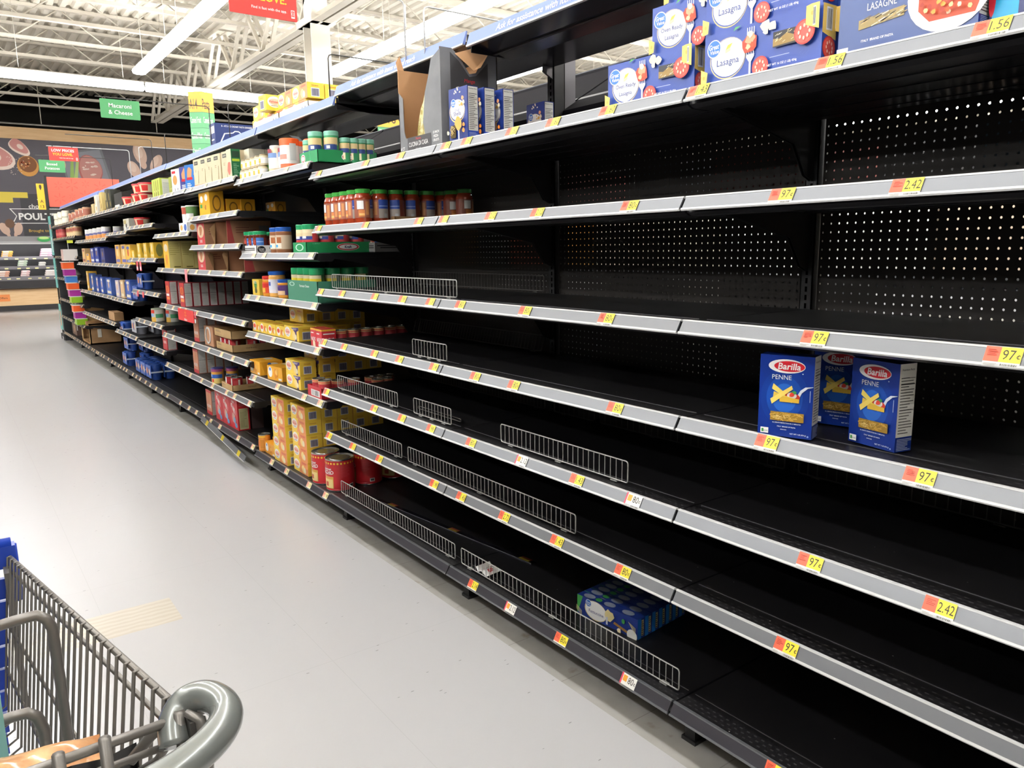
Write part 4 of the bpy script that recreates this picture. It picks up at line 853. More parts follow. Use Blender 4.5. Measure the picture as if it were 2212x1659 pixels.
for nm, kw in (('plain', {}), ('orange', {'orange': True}), ('purple', {'purple': True})):
    VB[nm] = Kind('shells_and_cheese_box', 'food box', [('carton', carton(.225, .098, .082, YELL, velv(**kw), velv_side, velv_top))])
vg = 'yellow shells and cheese boxes'
def vstack(kind, x0, y, z, nx, nz, what, skip=()):
    for i in range(nx):
        for k in range(nz):
            if (i, k) in skip: continue
            VB[kind].put(x0+.1005*i, y+random.uniform(-.003, .003), z+.0832*k, 'yellow box, %s up, %s from front, %s' % (ORD[k], ORD[i], what), vg)
zb2 = .150
vstack('orange', 1.575, 4.61, zb2, 1, 5, 'left stack, bottom shelf')
vstack('orange', 1.590, 4.31, zb2, 5, 5, 'tall stack, bottom shelf', skip={(i, k) for i in range(1, 5) for k in range(0, 2)})
z = .666
vstack('purple', 1.585, 4.33, z, 1, 2, 'purple-cornered stack')
vstack('purple', 1.70, 4.32, z, 4, 3, 'stack behind the red can carton', skip={(i, 0) for i in range(1, 4)})
z = .950
def low_y(f): f.ell(.3, .5, .2, .4, WHITE, 16); f.ell(.3, .55, .16, .2, P('E8583C')); f.blob(.7, .45, .3, ORA, 9); f.blob(.85, .4, .2, CRM, 8)
LOWY = Kind('cheese_mix_box', 'food box', [('carton', carton(.145, .095, .068, YELL, low_y, velv_side, velv_top))])
for i, y in enumerate((5.05-.08, 4.83, 4.68, 4.53)): LOWY.put(1.59, y-.02, z, 'low yellow cheese box, %s from the left along the shelf front' % ORD[i], 'low yellow boxes along the shelf edge')
for i, (x, y) in enumerate(((1.70, 4.83), (1.70, 4.66), (1.70, 4.50), (1.80, 4.70))): LOWY.put(x, y, z, 'low yellow cheese box in the rank behind, %s from the left' % ORD[i], 'low yellow boxes along the shelf edge')
VB['purple'].put(1.585, 4.31, z, 'yellow cheese box with purple corner at the right end of the low row', vg)
for i in range(2): VB['plain'].put(1.69+.1*i, 4.30, z, 'yellow cheese box, %s behind the purple-cornered one' % ORD[i], vg)
for i in range(4): VB['plain'].put(1.70+.1*i, 4.52, z+.0832+.001, 'yellow cheese box of the raised row, %s from the front' % ORD[i], vg)
for i in range(4): VB['plain'].put(1.80+.1*(i % 3), 4.52 if i < 3 else 4.30, z, 'yellow cheese box carrying the raised row, %s from the front' % ORD[i], vg)
def nacho_f(f): f.rect(0, .9, 1, 1, P('E8B03C')); f.lines(.1, .72, .9, .82, 1, WHITE, .6); f.text('NACHO', .5, .42, .22, WHITE, .02, maxw=.75); f.blob(.6, .15, .2, CRM, 9)
PACK = Kind('nacho_cup_pack', 'food pack', [('carton', carton(.075, .08, .098, P('C8323C', .4), nacho_f, nacho_f))])
PACK.put(1.57, 3.865, z, 'red nacho pack at the front beside the shelf end', 'red nacho packs'); PACK.put(1.575, 3.955, z, 'red nacho pack, second along the shelf front', 'red nacho packs')
NCUP = Kind('nacho_can', 'can', can(.035, .085, P('B83840', .4), [(100, 300, .78, .96, P('D9B07A')), (100, 300, .84, .9, P('C84A3C')), (170, 220, .2, .5, P('C98A8A')), (210, 260, .3, .6, P('C4525A'))]))
for i in range(6): NCUP.put(1.70+.075*i, 3.88, z, 'small red nacho can, %s from the front in the row going back, fourth level' % ORD[i], 'small red nacho cans')
# second-lowest level: biscuit boxes, red can carton
z = .666
def bisc(f): f.ell(.2, .55, .14, .38, WHITE, 16); f.ell(.2, .75, .05, .12, GVB); f.blob(.58, .5, .32, P('D98A2E'), 10); f.blob(.62, .55, .2, P('EBB35A'), 9); f.rect(.75, .06, .95, .2, WHITE)
def bisc_s(f): f.ell(.6, .6, .28, .3, WHITE, 16); f.ell(.42, .8, .08, .12, GVB); f.rect(.55, .04, .9, .2, WHITE); f.bars(.58, .06, .88, .18, BLK, 8)
BIS = Kind('dinner_kit_box', 'food box', [('carton', carton(.20, .15, .088, P('EBA92E', .4), bisc, bisc_s, lambda f: f.rect(.1, .55, .5, .85, P('C9C4B8'))))])
BIS.put(1.578, 5.00, z, 'orange-yellow dinner kit box, left one on the shelf edge', 'orange-yellow dinner kit boxes'); BIS.put(1.590, 4.66, z, 'orange-yellow dinner kit box, right one on the shelf edge', 'orange-yellow dinner kit boxes', .12); BIS.put(1.75, 4.74, z, 'orange-yellow dinner kit box lying behind the other two', 'orange-yellow dinner kit boxes', .2)
def redc(f): f.rect(.25, .15, .85, .7, WHITE); f.bars(.3, .2, .8, .65, BLK, 10)
obj('red_can_carton', tray(.20, .19, .062, P('B8202C', .4), redc, lambda f: (f.rect(.1, .25, .35, .8, WHITE), f.rect(.55, .1, .9, .5, WHITE)), inner=CARDB), None, 'low red carton holding small nacho cans', 'carton', None, None, (1.565, 3.96, z))
for i, (x, y) in enumerate(((1.612, 4.01), (1.612, 3.925), (1.70, 3.95), (1.79, 3.94))):
    NCUP.put(x, y, z+.012 if i < 2 else z, 'small red nacho can, %s' % (('%s standing in the low red carton' % ORD[i]) if i < 2 else '%s behind the red carton near the fence' % ORD[i-2]), 'small red nacho cans')
for i in range(5): NCUP.put(1.86+.055*(i % 3)+.03, 3.93-.09*(i//3), z, 'small dark-lit nacho can in the group at the back, %s from the left' % ORD[i], 'small red nacho cans')
# bottom shelf: orange cans, one box, big cans
OCAN = Kind('cheese_can', 'can', can(.039, .112, P('E0923A', .35), [(110, 260, .84, .93, P('F2C23C')), (150, 200, .3, .6, P('D9702C')), (205, 245, .2, .7, P('C9822E'))]))
OCAN.put(1.60, 4.98, zb2, 'orange cheese can, left of two on the bottom shelf', 'orange cheese cans'); OCAN.put(1.66, 4.87, zb2, 'orange cheese can, right of two on the bottom shelf', 'orange cheese cans')
OCAN.put(1.74, 4.75, zb2, 'orange cheese can half hidden behind the left yellow stack', 'orange cheese cans')
obj('noodle_dinner_box', carton(.19, .09, .075, P('E8A030', .4), bisc), None, 'single orange noodle box lying in front of the orange cans', 'food box', None, None, (1.585, 4.84, zb2))
NB = P('C4242C', .3)
def bigcan(rot):
    r, h = .079, .18; g = MB(); g.lathe([(0, 0), (r*.96, 0), (r, .004), (r, .012), (r*.985, .014), (r*.985, h-.014), (r, h-.012), (r, h-.003)], (0, 0, 0), NB, 32)
    g.lathe([(r*.99, h*.80), (r*.99, h*.925)], (0, 0, 0), P('D8402E', .3), 32)
    for k in range(26):
        a = 2*PI*k/26; c = Vector((math.cos(a), math.sin(a), 0)); tt = Vector((-math.sin(a), math.cos(a), 0)); c0 = c*(r+.0008)+Vector((0, 0, h*.885))
        g.add([c0+tt*(.006*math.cos(q*PI/4))+Vector((0, 0, .006*math.sin(q*PI/4))) for q in range(8)], [tuple(range(8))], P('F0C83C', .35))
    l = MB(); l.lathe([(r*1.01, h-.006), (r*1.02, h), (r*.97, h+.001), (r*.96, h-.006), (r*.72, h-.005), (r*.70, h-.003), (r*.4, h-.005), (0, h-.005)], (0, 0, 0), TIN, 32); g.lathe([(r*.97, 0), (r*1.01, .003), (r*1.0, .007)], (0, 0, 0), TIN, 32)
    lb = MB(); lb.lathe([(r+.0002, .017), (r+.0002, h*.93)], (0, 0, 0), NB, 32)
    def patch(a0, a1, z0, z1, m, k=1): lb.lathe([(r+.0006*k, z0), (r+.0006*k, z1)], (0, 0, 0), m, 10, math.radians(a0), math.radians(a1))
    patch(150, 215, .018, .085, P('D2A04A')); patch(160, 212, .02, .07, P('E8CE8A'), 2); patch(172, 190, .03, .055, P('B9482E'), 3); patch(150, 208, .098, .101, WHITE, 2)
    for tx, zz, hh in (('Gourmet', .128, .014), ('NACHO', .109, .02)):
        vs, fs, asp = glyphs(tx, .02, 0); span = asp*hh; a0 = math.radians(182)-span/2/r
        lb.add([((r+.0018)*math.cos(a0+x*hh/r), (r+.0018)*math.sin(a0+x*hh/r), zz-hh/2+y*hh) for x, y in vs], fs, WHITE)
    patch(280, 300, .02, .04, WHITE, 2); patch(283, 297, .024, .036, P('4A4A4A'), 3)
    for k in range(12): z0 = .150-.006*k; patch(248, 285-random.random()*15, z0, z0+.0012, P('D2606A'), 2)
    return [('can', g), ('lid', l), ('label', lb)]
BIG = Kind('nacho_cheese_tin', 'can', bigcan(0))
for (x, y, rz, lb) in ((1.645, 4.06, -.05, 'big red nacho tin nearest the yellow stack'), (1.655, 3.885, .05, 'big red nacho tin at the front, overlapped by the wire fence'), (1.83, 3.90, -.5, 'big red nacho tin behind the front one, under the shelf edge'), (2.00, 3.92, .6, 'big red nacho tin deepest in the shelf, mostly in shadow')):
    BIG.put(x, y, zb2, lb, 'big red nacho tins', rz)

# ============================================================ fourth bay, top level
z = 1.900
SHK = Kind('cheese_shaker', 'canister', can(.028, .12, P('2F8F5A', .4), [(100, 300, .55, .8, P('D8C08A')), (120, 290, .4, .58, P('24407E')), (150, 185, .44, .54, WHITE), (215, 245, .12, .4, P('EADFB8')), (175, 200, .1, .38, P('EADFB8'))], P('7FC0A8', .3), .018))
SHK2 = Kind('cheese_shaker', 'canister', can(.037, .15, P('2F8F5A', .4), [(100, 300, .55, .8, P('D8C08A')), (120, 290, .4, .58, P('24407E')), (205, 235, .44, .54, WHITE), (225, 262, .1, .38, P('EADFB8'))], P('7FC0A8', .3), .02))
def gt(f): f.ell(.2, .5, .12, .36, WHITE, 18); f.ell(.2, .5, .1, .28, REDD, 18); f.ell(.2, .5, .08, .2, WHITE, 18)
def gts(f): f.ell(.5, .5, .11, .34, WHITE, 18); f.ell(.5, .5, .095, .28, REDD, 18); f.ell(.5, .5, .08, .2, WHITE, 18); f.text('Kraft', .5, .5, .16, NAVY, .02)
obj('small_green_tray', tray(.24, .33, .062, KG, gt, gts), None, 'small green tray of cheese shakers on the top level under the canopy', 'tray', None, None, (1.585, 3.90, z+.002))
for i, (x, y) in enumerate(((1.62, 3.98), (1.62, 3.88), (1.68, 3.82))): (SHK if i == 0 else SHK2).put(x, y, z+.006, 'cheese shaker with teal cap, %s at the front of the small green tray' % ORD[i], 'green cheese shakers')
for i in range(4): SHK.put(1.745+.045*i, 3.80, z+.006, 'cheese shaker with teal cap, %s in the row going back in the small green tray' % ORD[i], 'green cheese shakers')
ORJ = Kind('cheese_tub', 'canister', can(.052, .165, P('E9E6E4', .4), [(100, 300, .0, .2, P('E8663A')), (150, 230, .35, .5, P('D98A7A')), (250, 290, .3, .85, P('C9C9C8'))], P('F0632A', .35), .034))
for i, (x, y) in enumerate(((1.62, 4.25), (1.70, 4.35), (1.74, 4.20))): ORJ.put(x, y, z, 'white tub with orange lid, %s' % ('the front one', 'left of the front one', 'right of the front one')[i], 'orange-lidded tubs')
GARL = mat('garlic_glass', 'D8C9A6', .2, coat=.4)
GJ = Kind('garlic_jar', 'jar', jar(.045, .155, GARL, P('D9D4CC', .35), P('E9E2DC'), .02, .5, [(120, 250, .55, .72, P('6F8FC0')), (150, 215, .72, .86, P('8E2A3A'))], lidr=.034))
for i, y in enumerate((4.40, 4.31)): GJ.put(1.62+.03*i, 4.46-.08*i, z, 'large jar of peeled garlic with pale lid, %s' % ('left one', 'right one')[i], 'garlic jars')
SJ = Kind('small_garlic_jar', 'jar', jar(.030, .062, GARL, P('8A7A5A', .4), P('F0EDE6'), .012, .8, [(150, 210, .2, .6, P('E0B040'))], lidr=.026))
for k in range(2):
    for i in range(5): SJ.put(1.60+.01*k, 4.98-.085*i, z+.063*k, 'small garlic jar with brown lid, %s from the left in the %s layer' % (ORD[i], ('lower', 'upper')[k]), 'small garlic jars')
GCAN = Kind('herb_jar', 'jar', jar(.034, .12, P('23503A', .4), P('1E1E1E', .4), P('2E7A3A', .4), .03, .85, [(120, 260, .45, .6, P('9AC23C'))]))
for i in range(4): GCAN.put(1.72, 4.86-.09*i, z, 'dark green herb jar behind the garlic, %s from the left' % ORD[i], 'dark green herb jars')

# ============================================================ fifth and sixth bays, top level (z about 1.93)
TANB = P('CDBE9E', .5); z = 1.929
def rice(bot):
    def fr(f): f.rect(.15, .80, .7, .93, P('4A4A42')); f.text('RiceMix', .42, .865, .05, P('DDD6C0'), 0, maxw=.45); f.lines(.25, .55, .45, .65, 3, P('8A7A5A'), .4); f.poly([(.62, .15), (.68, .15), (.74, .6), (.70, .6)], P('7A6A3A')); f.rect(0, 0, 1, .1, bot)
    return fr
RICE = [Kind('rice_box', 'food box', [('carton', carton(.13, .055, .20, TANB, rice(c)))]) for c in (P('D9733A'), P('3F8AC0'), WHITE)]
for i, (y, kx, hz) in enumerate(((6.02, 0, 0), (5.88, 0, 0), (5.75, 1, 0), (5.62, 1, 0), (5.45, 2, 0))): RICE[kx].put(1.585+.01*i, y, z, 'tan rice box, %s from the left on the top level' % ORD[i], 'tan rice boxes', .1)
for i, y in enumerate((5.85, 5.70, 5.55, 5.38)): RICE[0].put(1.68, y, z, 'tan rice box in the rank behind, %s from the left' % ORD[i], 'tan rice boxes')
def grn_side(f): f.rect(.1, .72, .9, .93, P('23402E')); f.rect(.1, .6, .9, .68, P('B9D03C')); f.lines(.2, .1, .8, .55, 8, P('7FB08A'), .4)
obj('green_vegetable_box', carton(.10, .06, .195, P('C9C2A4', .5), lambda f: f.blob(.5, .4, .2, P('C96A5A'), 9), lambda f: (f.rect(0, 0, 1, 1, P('1F6A3E')), grn_side(f))), None, 'box with a dark green side and tan front right of the rice boxes', 'food box', None, None, (1.60, 5.29, z))
for i in range(3): obj('cream_box', carton(.12, .10, .20, P('D9D2BC', .5), None, lambda f: f.ell(.5, .55, .25, .16, P('6A6A4A'))), None, 'cream box standing behind the green-sided one, %s from the front' % ORD[i], 'food box', 'cream boxes behind the green-sided one', None, (1.71+.105*i, 5.27, z))
POUCHR = P('4A5A9A', .35)
def chipf(f): f.blob(.5, .65, .25, P('C98A5A'), 9); f.rect(.2, .4, .8, .5, RED); f.lines(.2, .1, .8, .3, 3, WHITE, .5)
for i, (y, c, lb) in enumerate(((6.40, '3A3F86', 'blue noodle pack with a brown bowl picture'), (6.24, '2F6FB8', 'lighter blue noodle pack at the shelf edge'))): obj('noodle_pack', carton(.15, .09, .185, P(c, .35), chipf, chipf), None, lb+', top level', 'food pack', 'blue noodle packs', None, (1.585, y, z), .2)
def chip2(f): f.ell(.4, .55, .25, .2, P('D98A4A')); f.rect(.1, .82, .5, .92, RED); f.rect(0, 0, 1, .28, WHITE); f.rect(.3, .05, .36, .22, BLK); f.rect(.65, .05, .71, .22, BLK)
obj('white_noodle_carton', carton(.17, .09, .19, P('E2D9D2', .45), chip2, lambda f: f.rect(.4, .1, .5, .9, P('C9C2BC'))), None, 'white noodle carton with an orange picture left of the blue packs', 'food box', None, None, (1.585, 6.66, z), .15)
obj('white_noodle_carton', carton(.13, .09, .195, P('E2D9D2', .45), chip2), None, 'taller white noodle carton directly behind the first', 'food box', None, None, (1.69, 6.60, z), .15)
LIME = P('B9C95A', .45)
def lime(f):
    for k in range(3): f.poly([(.2+.25*k, .1), (.3+.25*k, .1), (.35+.25*k, .9), (.28+.25*k, .9)], P('8A7A3A')); f.blob(.3+.25*k, .35, .06, P('D9CDA0'), 7)
obj('lime_green_box', carton(.30, .13, .16, LIME, lime, lambda f: (f.rect(.15, .05, .85, .95, P('E4E4D8')), f.lines(.2, .15, .8, .8, 10, GRY, .3))), None, 'lime green box with a white panel, top level of the seventh bay', 'food box', None, None, (1.585, 7.38, z+.008))
obj('lime_green_box', carton(.16, .10, .15, P('9AA840', .45), lime), None, 'smaller lime green box right of the white-panelled one', 'food box', None, None, (1.63, 7.02, z+.01))
# white and brown propped card behind garlic (price card)
b = MB(); b.add([(0, 0, .16), (0, -.16, .13), (.06, -.2, .05), (.06, -.06, .1)], [(0, 1, 2, 3), (3, 2, 1, 0)], GRY); obj('hanging_card', b, None, 'grey card hanging under the canopy above the garlic jars', 'card', None, None, (1.80, 4.72, 2.0))
# red-lidded bowls, dark carton, tan boxes, further along the top level
BOWLP = Kind('soup_bowl', 'bowl', can(.058, .085, P('E9C9A8', .4), [(100, 300, .0, .7, P('E2D2B0')), (130, 190, .15, .75, P('C92E2A')), (215, 265, .15, .75, P('C92E2A'))], P('D8323A', .35), .012, 1.3))
z = 1.940
for i, (x, y, k) in enumerate(((1.63, 8.78, 0), (1.63, 8.30, 0), (1.65, 8.10, 0), (1.63, 8.24, 1), (1.65, 8.05, 1), (1.75, 8.2, 0))): BOWLP.put(x, y, z+.088*k, 'soup bowl with red lid, %s' % ('standing alone at the left', 'lower left of the stack', 'lower right of the stack', 'upper left of the stack', 'upper right of the stack', 'behind the stack')[i], 'red-lidded soup bowls')
obj('dark_display_carton', carton(.45, .2, .16, P('2A2826', .6), lambda f: f.poly([(0, .0), (.6, 0), (.6, .25), (0, .25)], P('E0DEDA')), lambda f: f.lines(.1, .1, .9, .4, 2, WHITE, .5)), None, 'dark open carton left of the red-lidded bowls', 'carton', None, None, (1.60, 9.25, z))
CRB = P('D9CDB0', .5)
for i, (y, h, c, c2, lb) in enumerate(((11.0, .13, 'CDB98A', 'A88A4A', 'short tan packet'), (10.72, .22, 'DDD8CC', 'D0A050', 'tall white and tan box'), (10.35, .23, 'CDB676', '9A7A3A', 'tall gold box with a narrow top'), (9.95, .24, '4A4634', 'B9A868', 'dark olive box'), (9.75, .22, '2E3028', '8A7A4A', 'nearly black box'))):
    obj('dry_mix_box', carton(.17, .10, h, P(c, .5), lambda f, c2=c2: (f.rect(.1, .5, .4, .85, P(c2)), f.blob(.6, .3, .15, P(c2), 7)), lambda f, c2=c2: f.lines(.2, .05, .8, .2, 2, P(c2), .5)), None, lb+' on the far part of the top level', 'food box', 'dry mix boxes far along the top level', None, (1.60, y, z+.004))
CRJ = Kind('cream_jar', 'jar', jar(.06, .10, P('DDD6C0', .4), P('C9C2B0'), P('E9E4D4'), .015, .85))
for k in range(2):
    for i, y in enumerate((14.7, 14.2, 13.7)): CRJ.put(1.62, y, 1.92+.101*k, 'cream jar, %s from the end panel, %s layer on the last top level' % (ORD[i], ('lower', 'upper')[k]), 'cream jars at the far end', cat='jar')
BRJ = Kind('brown_label_can', 'can', can(.055, .13, P('B98A6A', .4), [(100, 300, .2, .8, P('9A5A48')), (150, 200, .4, .75, P('E9DCD0'))]))
for i, y in enumerate((13.0, 12.65, 12.3, 11.95, 11.6)): BRJ.put(1.62, y, 1.921 if y > 12.4 else 1.94, 'brown-labelled can, %s from the left on the top level near the end' % ORD[i], 'brown-labelled cans')

# ============================================================ fifth bay lower levels
z = 1.718
def cupc(f): f.ell(.25, .7, .14, .14, WHITE); f.ell(.7, .75, .14, .14, WHITE); f.blob(.6, .35, .12, P('B06A3A'), 8); f.rect(.1, .35, .3, .5, GRN)
def ringside(f): f.ell(.5, .5, .3, .33, P('8A5E1E')); f.ell(.5, .5, .22, .25, P('E8A82E'))
for i, (x, y, h, lb) in enumerate(((1.585, 5.90, .175, 'tall front one'), (1.70, 5.86, .12, 'second in the row going back'), (1.80, 5.84, .12, 'third in the row going back'))): obj('yellow_cup_carton', carton(.27 if i == 0 else .2, .10, h, P('EDB02E', .4), cupc, ringside), None, 'yellow cup carton, %s' % lb, 'carton', 'yellow cup cartons', None, (x, y, z))
obj('yellow_cup_carton', carton(.2, .08, .10, P('D99A2E', .4), cupc, ringside), None, 'yellow cup carton standing apart, rightmost of its level', 'carton', 'yellow cup cartons', None, (2.0, 5.70, z))
z = 1.509
def redcase(f): f.ell(.5, .65, .42, .3, P('E2C9A8'), 20); f.blob(.5, .68, .2, P('B9744A'), 9); f.rect(.1, .12, .9, .3, P('C93A3A')); f.text('SIDES', .5, .2, .12, WHITE, .02, maxw=.7); 
REDC = P('C8454A', .5)
def brn_side(f): f.lines(.2, .5, .7, .8, 3, P('8A4A3A'), .3)
RC = Kind('red_front_case', 'carton', [('carton', carton(.20, .16, .165, REDC, redcase, lambda f: (f.rect(0, 0, 1, 1, P('BE8C6A', .65)), brn_side(f))))])
RC.put(1.59, 6.08, z, 'red-fronted brown case, left one on the third level', 'red-fronted brown cases')
def opencase(w_, d, h, lab, loc, rz=0):
    t = thing('open_brown_case', loc, lab, 'carton', 'open brown cases', rz); b = MB()
    b.box(.05, d, -w_/2, w_/2, 0, .004, CARDB); b.box(.05, d, -w_/2, -w_/2+.004, 0, h, P('BE8C6A', .65)); b.box(.05, d, w_/2-.004, w_/2, 0, h, P('BE8C6A', .65)); b.box(d-.004, d, -w_/2, w_/2, 0, h, CARDB)
    f = Face(b, (.05, -w_/2, 0), (1, 0, 0), (0, 0, 1), d-.05, h); f.poly([(0, 0), (.16, 0), (.08, 1), (0, 1)], P('C0504E')); brn_side(f); f.rect(.72, .5, .95, .8, P('8E8A88')); obj('walls', b, t)
    b = MB(); b.add([(.05, w_/2, h), (.0, w_/2-.02, h*.7), (.02, w_/2-.06, 0), (.05, w_/2, 0)], [(0, 1, 2, 3), (3, 2, 1, 0)], CARDB); obj('torn_edge', b, t)
opencase(.26, .36, .165, 'open brown case with a torn red edge, right one on the third level', (1.56, 5.62, z))
z = 1.326
CHYB = Kind('yellow_dinner_box', 'food box', [('carton', carton(.19, .10, .235, P('E8B43A', .45), lambda f: (f.ell(.5, .75, .35, .14, P('E6D8C0')), f.blob(.5, .35, .2, P('D98A3A'), 8)), lambda f: (f.rect(0, 0, 1, 1, P('CFC27A')), f.rect(.35, .04, .9, .08, P('6A6020')), f.lines(.1, .5, .9, .95, 6, P('A89C50'), .3))))])
for i in range(5): CHYB.put(1.58+.102*i, 7.20, z, 'tall yellow dinner box, %s from the front in the row going back' % ORD[i], 'tall yellow dinner boxes')
RC.put(1.585, 6.10, z, 'red-fronted brown case at the left of the open cases below', 'red-fronted brown cases')
opencase(.30, .42, .16, 'open brown case, left one on the fourth level', (1.62, 5.86, z), .12); opencase(.34, .48, .17, 'open brown case, right one on the fourth level, running under the shelf', (1.57, 5.36, z), .0)
z = 1.619
def wt(f): f.ell(.3, .5, .15, .3, P('D9A050')); f.ell(.75, .5, .16, .36, P('3A5FA8'))
obj('white_cup_tray', tray(.26, .12, .075, WHITE, wt, wt), None, 'white two-cup tray on the third level of the sixth bay', 'tray', None, None, (1.58, 6.54, z))
for i, y in enumerate((6.60, 6.47)):
    o = Kind('noodle_cup', 'cup', can(.045, .20, P(('B9533E', '5F8A4A')[i], .4), [(120, 260, .25, .7, WHITE), (120, 260, .0, .25, P('C98A5A'))], WHITE, .008, 1.15)).put(1.645, y, z+.004, 'tall noodle cup, %s one in the white tray' % ('red left', 'green right')[i], 'noodle cups')
# grey-sided dinner boxes: three levels
def hh_f(f): f.rect(0, .88, 1, 1, P('C8343A')); f.ell(.5, .66, .38, .17, P('E07A3A')); f.ell(.5, .66, .26, .11, P('D0582E')); f.rect(.15, .36, .85, .46, WHITE); f.rect(.2, .2, .9, .32, P('E8934A'))
def hh_s(f): f.rect(.08, .02, .92, .98, P('DAD8D3')); f.lines(.14, .06, .86, .52, 10, P('B0AEAA'), .25); f.rect(.1, .55, .9, .565, P('5A5856')); f.lines(.14, .6, .86, .93, 7, P('B0AEAA'), .25)
HH = Kind('dinner_box', 'food box', [('carton', carton(.145, .064, .20, P('B8303A', .45), hh_f, hh_s))])
hg = 'grey-sided red dinner boxes'
for i in range(2): HH.put(1.59+.068*i, 7.32, 1.011, 'grey-sided dinner box, %s of the pair at the left of the fifth level' % ORD[i], hg)
for i in range(8): HH.put(1.60+.068*i, 6.86, 1.011, 'grey-sided dinner box, %s from the front of the long row on the fifth level' % ORD[i], hg)
def hh2(f): f.rect(0, .9, 1, 1, P('C8343A')); f.blob(.5, .68, .18, P('C9865A'), 9); f.text('HELPER', .5, .35, .12, WHITE, .02, maxw=.8, vert=False); f.rect(0, 0, 1, .15, P('C8343A'))
HH2 = Kind('dinner_box', 'food box', [('carton', carton(.145, .066, .20, P('D08A6A', .45), hh2, hh_s))])
for i in range(6): HH2.put(1.60+.070*i, 6.50, .747, 'grey-sided dinner box, %s from the front on the sixth level' % ORD[i], hg)
for i in range(7): HH2.put(1.60+.068*i, 6.60, .475, 'grey-sided dinner box, %s from the front on the seventh level' % ORD[i], hg)
obj('red_dinner_box', carton(.17, .085, .20, P('C82E34', .45), hh2, hh_s), None, 'single red-edged dinner box at the left of the sixth level', 'food box', None, None, (1.59, 7.62, .806 if False else .572))
PCAN = Kind('potato_can', 'can', can(.062, .125, P('D9D6CC', .4), [(110, 235, .0, .35, P('E2B250')), (110, 225, .65, .9, P('C9402E')), (130, 215, .4, .65, P('8FB4DC')), (235, 300, .3, .6, P('4A9A6A'))], P('A8B09A'), .01))
PCAN.put(1.64, 8.03, .805, 'wide potato can with a red and blue label', 'potato cans'); PCAN.put(1.74, 7.88, .805, 'wide potato can standing behind the red and blue one', 'potato cans')
# rolled card displays and can trays
t = thing('cut_out_case', (1.60, 6.14, .747), 'brown case with a round cut-out and red front standing on the sixth level', 'carton')
b = MB(); b.box(0, .16, -.12, .12, 0, .15, P('BE8C6A', .65)); obj('box', b, t); b = MB(); b.lathe([(.055, -.003), (.066, -.003), (.066, .003), (.055, .003)], (0, 0, 0), WHITE, 20); b.xform(Matrix.Translation((-.004, 0, .08)) @ Matrix.Rotation(PI/2, 4, 'Y')); obj('white_ring', b, t)
def traycase(w_, d, h, lab, loc, rz=0): return obj('brown_can_tray', tray(w_, d, h, CARDL, lambda f: (f.lines(.08, .6, .4, .85, 2, P('7A5E3A'), .5), f.lines(.08, .2, .7, .4, 2, P('A08050'), .4)), lambda f: f.text('Chef Brands', .35, .55, .2, P('6A4E2E'), .01, maxw=.4), th=.004), None, lab, 'tray', 'brown can trays', None, loc, rz)
RCAN = Kind('pasta_can', 'can', can(.04, .085, P('B8242E', .35), [(150, 200, .2, .9, WHITE), (215, 262, .35, .7, P('C9484E')), (265, 285, .1, .8, WHITE)]))
for i in range(3): RCAN.put(1.65+.004*i, 5.86-.09*i, .753, 'red pasta can, %s from the left in the lower tray of the stack' % ORD[i], 'red pasta cans')
for i in range(3): RCAN.put(1.76+.09*i, 5.60, .753, 'red pasta can, %s from the front along the tray side' % ORD[i], 'red pasta cans')
traycase(.40, .38, .055, 'lower brown can tray of the two-tray stack', (1.60, 5.74, .747)); traycase(.42, .36, .06, 'upper brown can tray resting on the red cans', (1.60, 5.76, .747+.094))
SCAN = Kind('soup_can', 'can', can(.045, .115, P('D9A040', .4), [(100, 300, .0, .35, P('E8CE7A')), (100, 300, .35, .6, P('2F5FB0')), (130, 200, .45, .62, P('8FB0E0')), (100, 300, .78, .95, P('A04A7A')), (190, 215, .1, .3, P('C93A2E'))], P('3A3A78', .3), .01))
SCAN.put(1.60, 5.98, .475, 'blue and yellow labelled can left of the low brown tray', 'blue-yellow cans'); SCAN.put(1.70, 5.94, .475, 'blue and yellow labelled can behind the first', 'blue-yellow cans')
for i, (x, y) in enumerate(((1.62, 5.70), (1.63, 5.60), (1.74, 5.60), (1.84, 5.60))): RCAN.put(x, y, .480, 'red pasta can in the single low tray, %s from the left' % ORD[i], 'red pasta cans')
traycase(.26, .40, .045, 'single low brown tray holding red cans on the seventh level', (1.565, 5.63, .475))
def rb_f(f):
    for k in range(5): f.blob(.3+.1*k, .75-.05*k, .09, P(random.choice(['E8C2C0', 'D98A8A', 'F0DCD8'])), 8)
    f.blob(.45, .35, .18, P('D9B0A0'), 9); f.blob(.6, .3, .1, P('8FB4D8'), 8); f.ell(.75, .15, .15, .08, P('6FA0D0')); f.text('Meal', .5, .88, .08, WHITE, .01, maxw=.6)
def rb_s(f): f.rect(.12, .04, .88, .70, P('D6D2A8')); f.rect(.16, .07, .84, .67, P('C4BF8E')); f.lines(.22, .12, .78, .62, 12, P('8A8660'), .3); f.lines(.15, .78, .85, .95, 3, P('E0888A'), .4)
RB = Kind('red_meal_box', 'food box', [('carton', carton(.185, .085, .235, P('D02830', .4), rb_f, rb_s, lambda f: [f.rect(.1+.0*k, .1+.2*k, .9, .18+.2*k, P('A82028')) for k in range(4)]))])
for i, y in enumerate((6.02, 5.83, 5.64)): RB.put(1.60, y, .172, 'red meal box, %s from the left on the bottom shelf' % ORD[i], 'red meal boxes')
HH2.put(1.60, 6.30, .172, 'pale dinner box left of the red meal boxes', hg)
obj('dark_meal_box', carton(.18, .085, .235, P('4A3A3A', .5)), None, 'shadowed box behind the right red meal box', 'food box', None, None, (1.70, 5.64, .172))
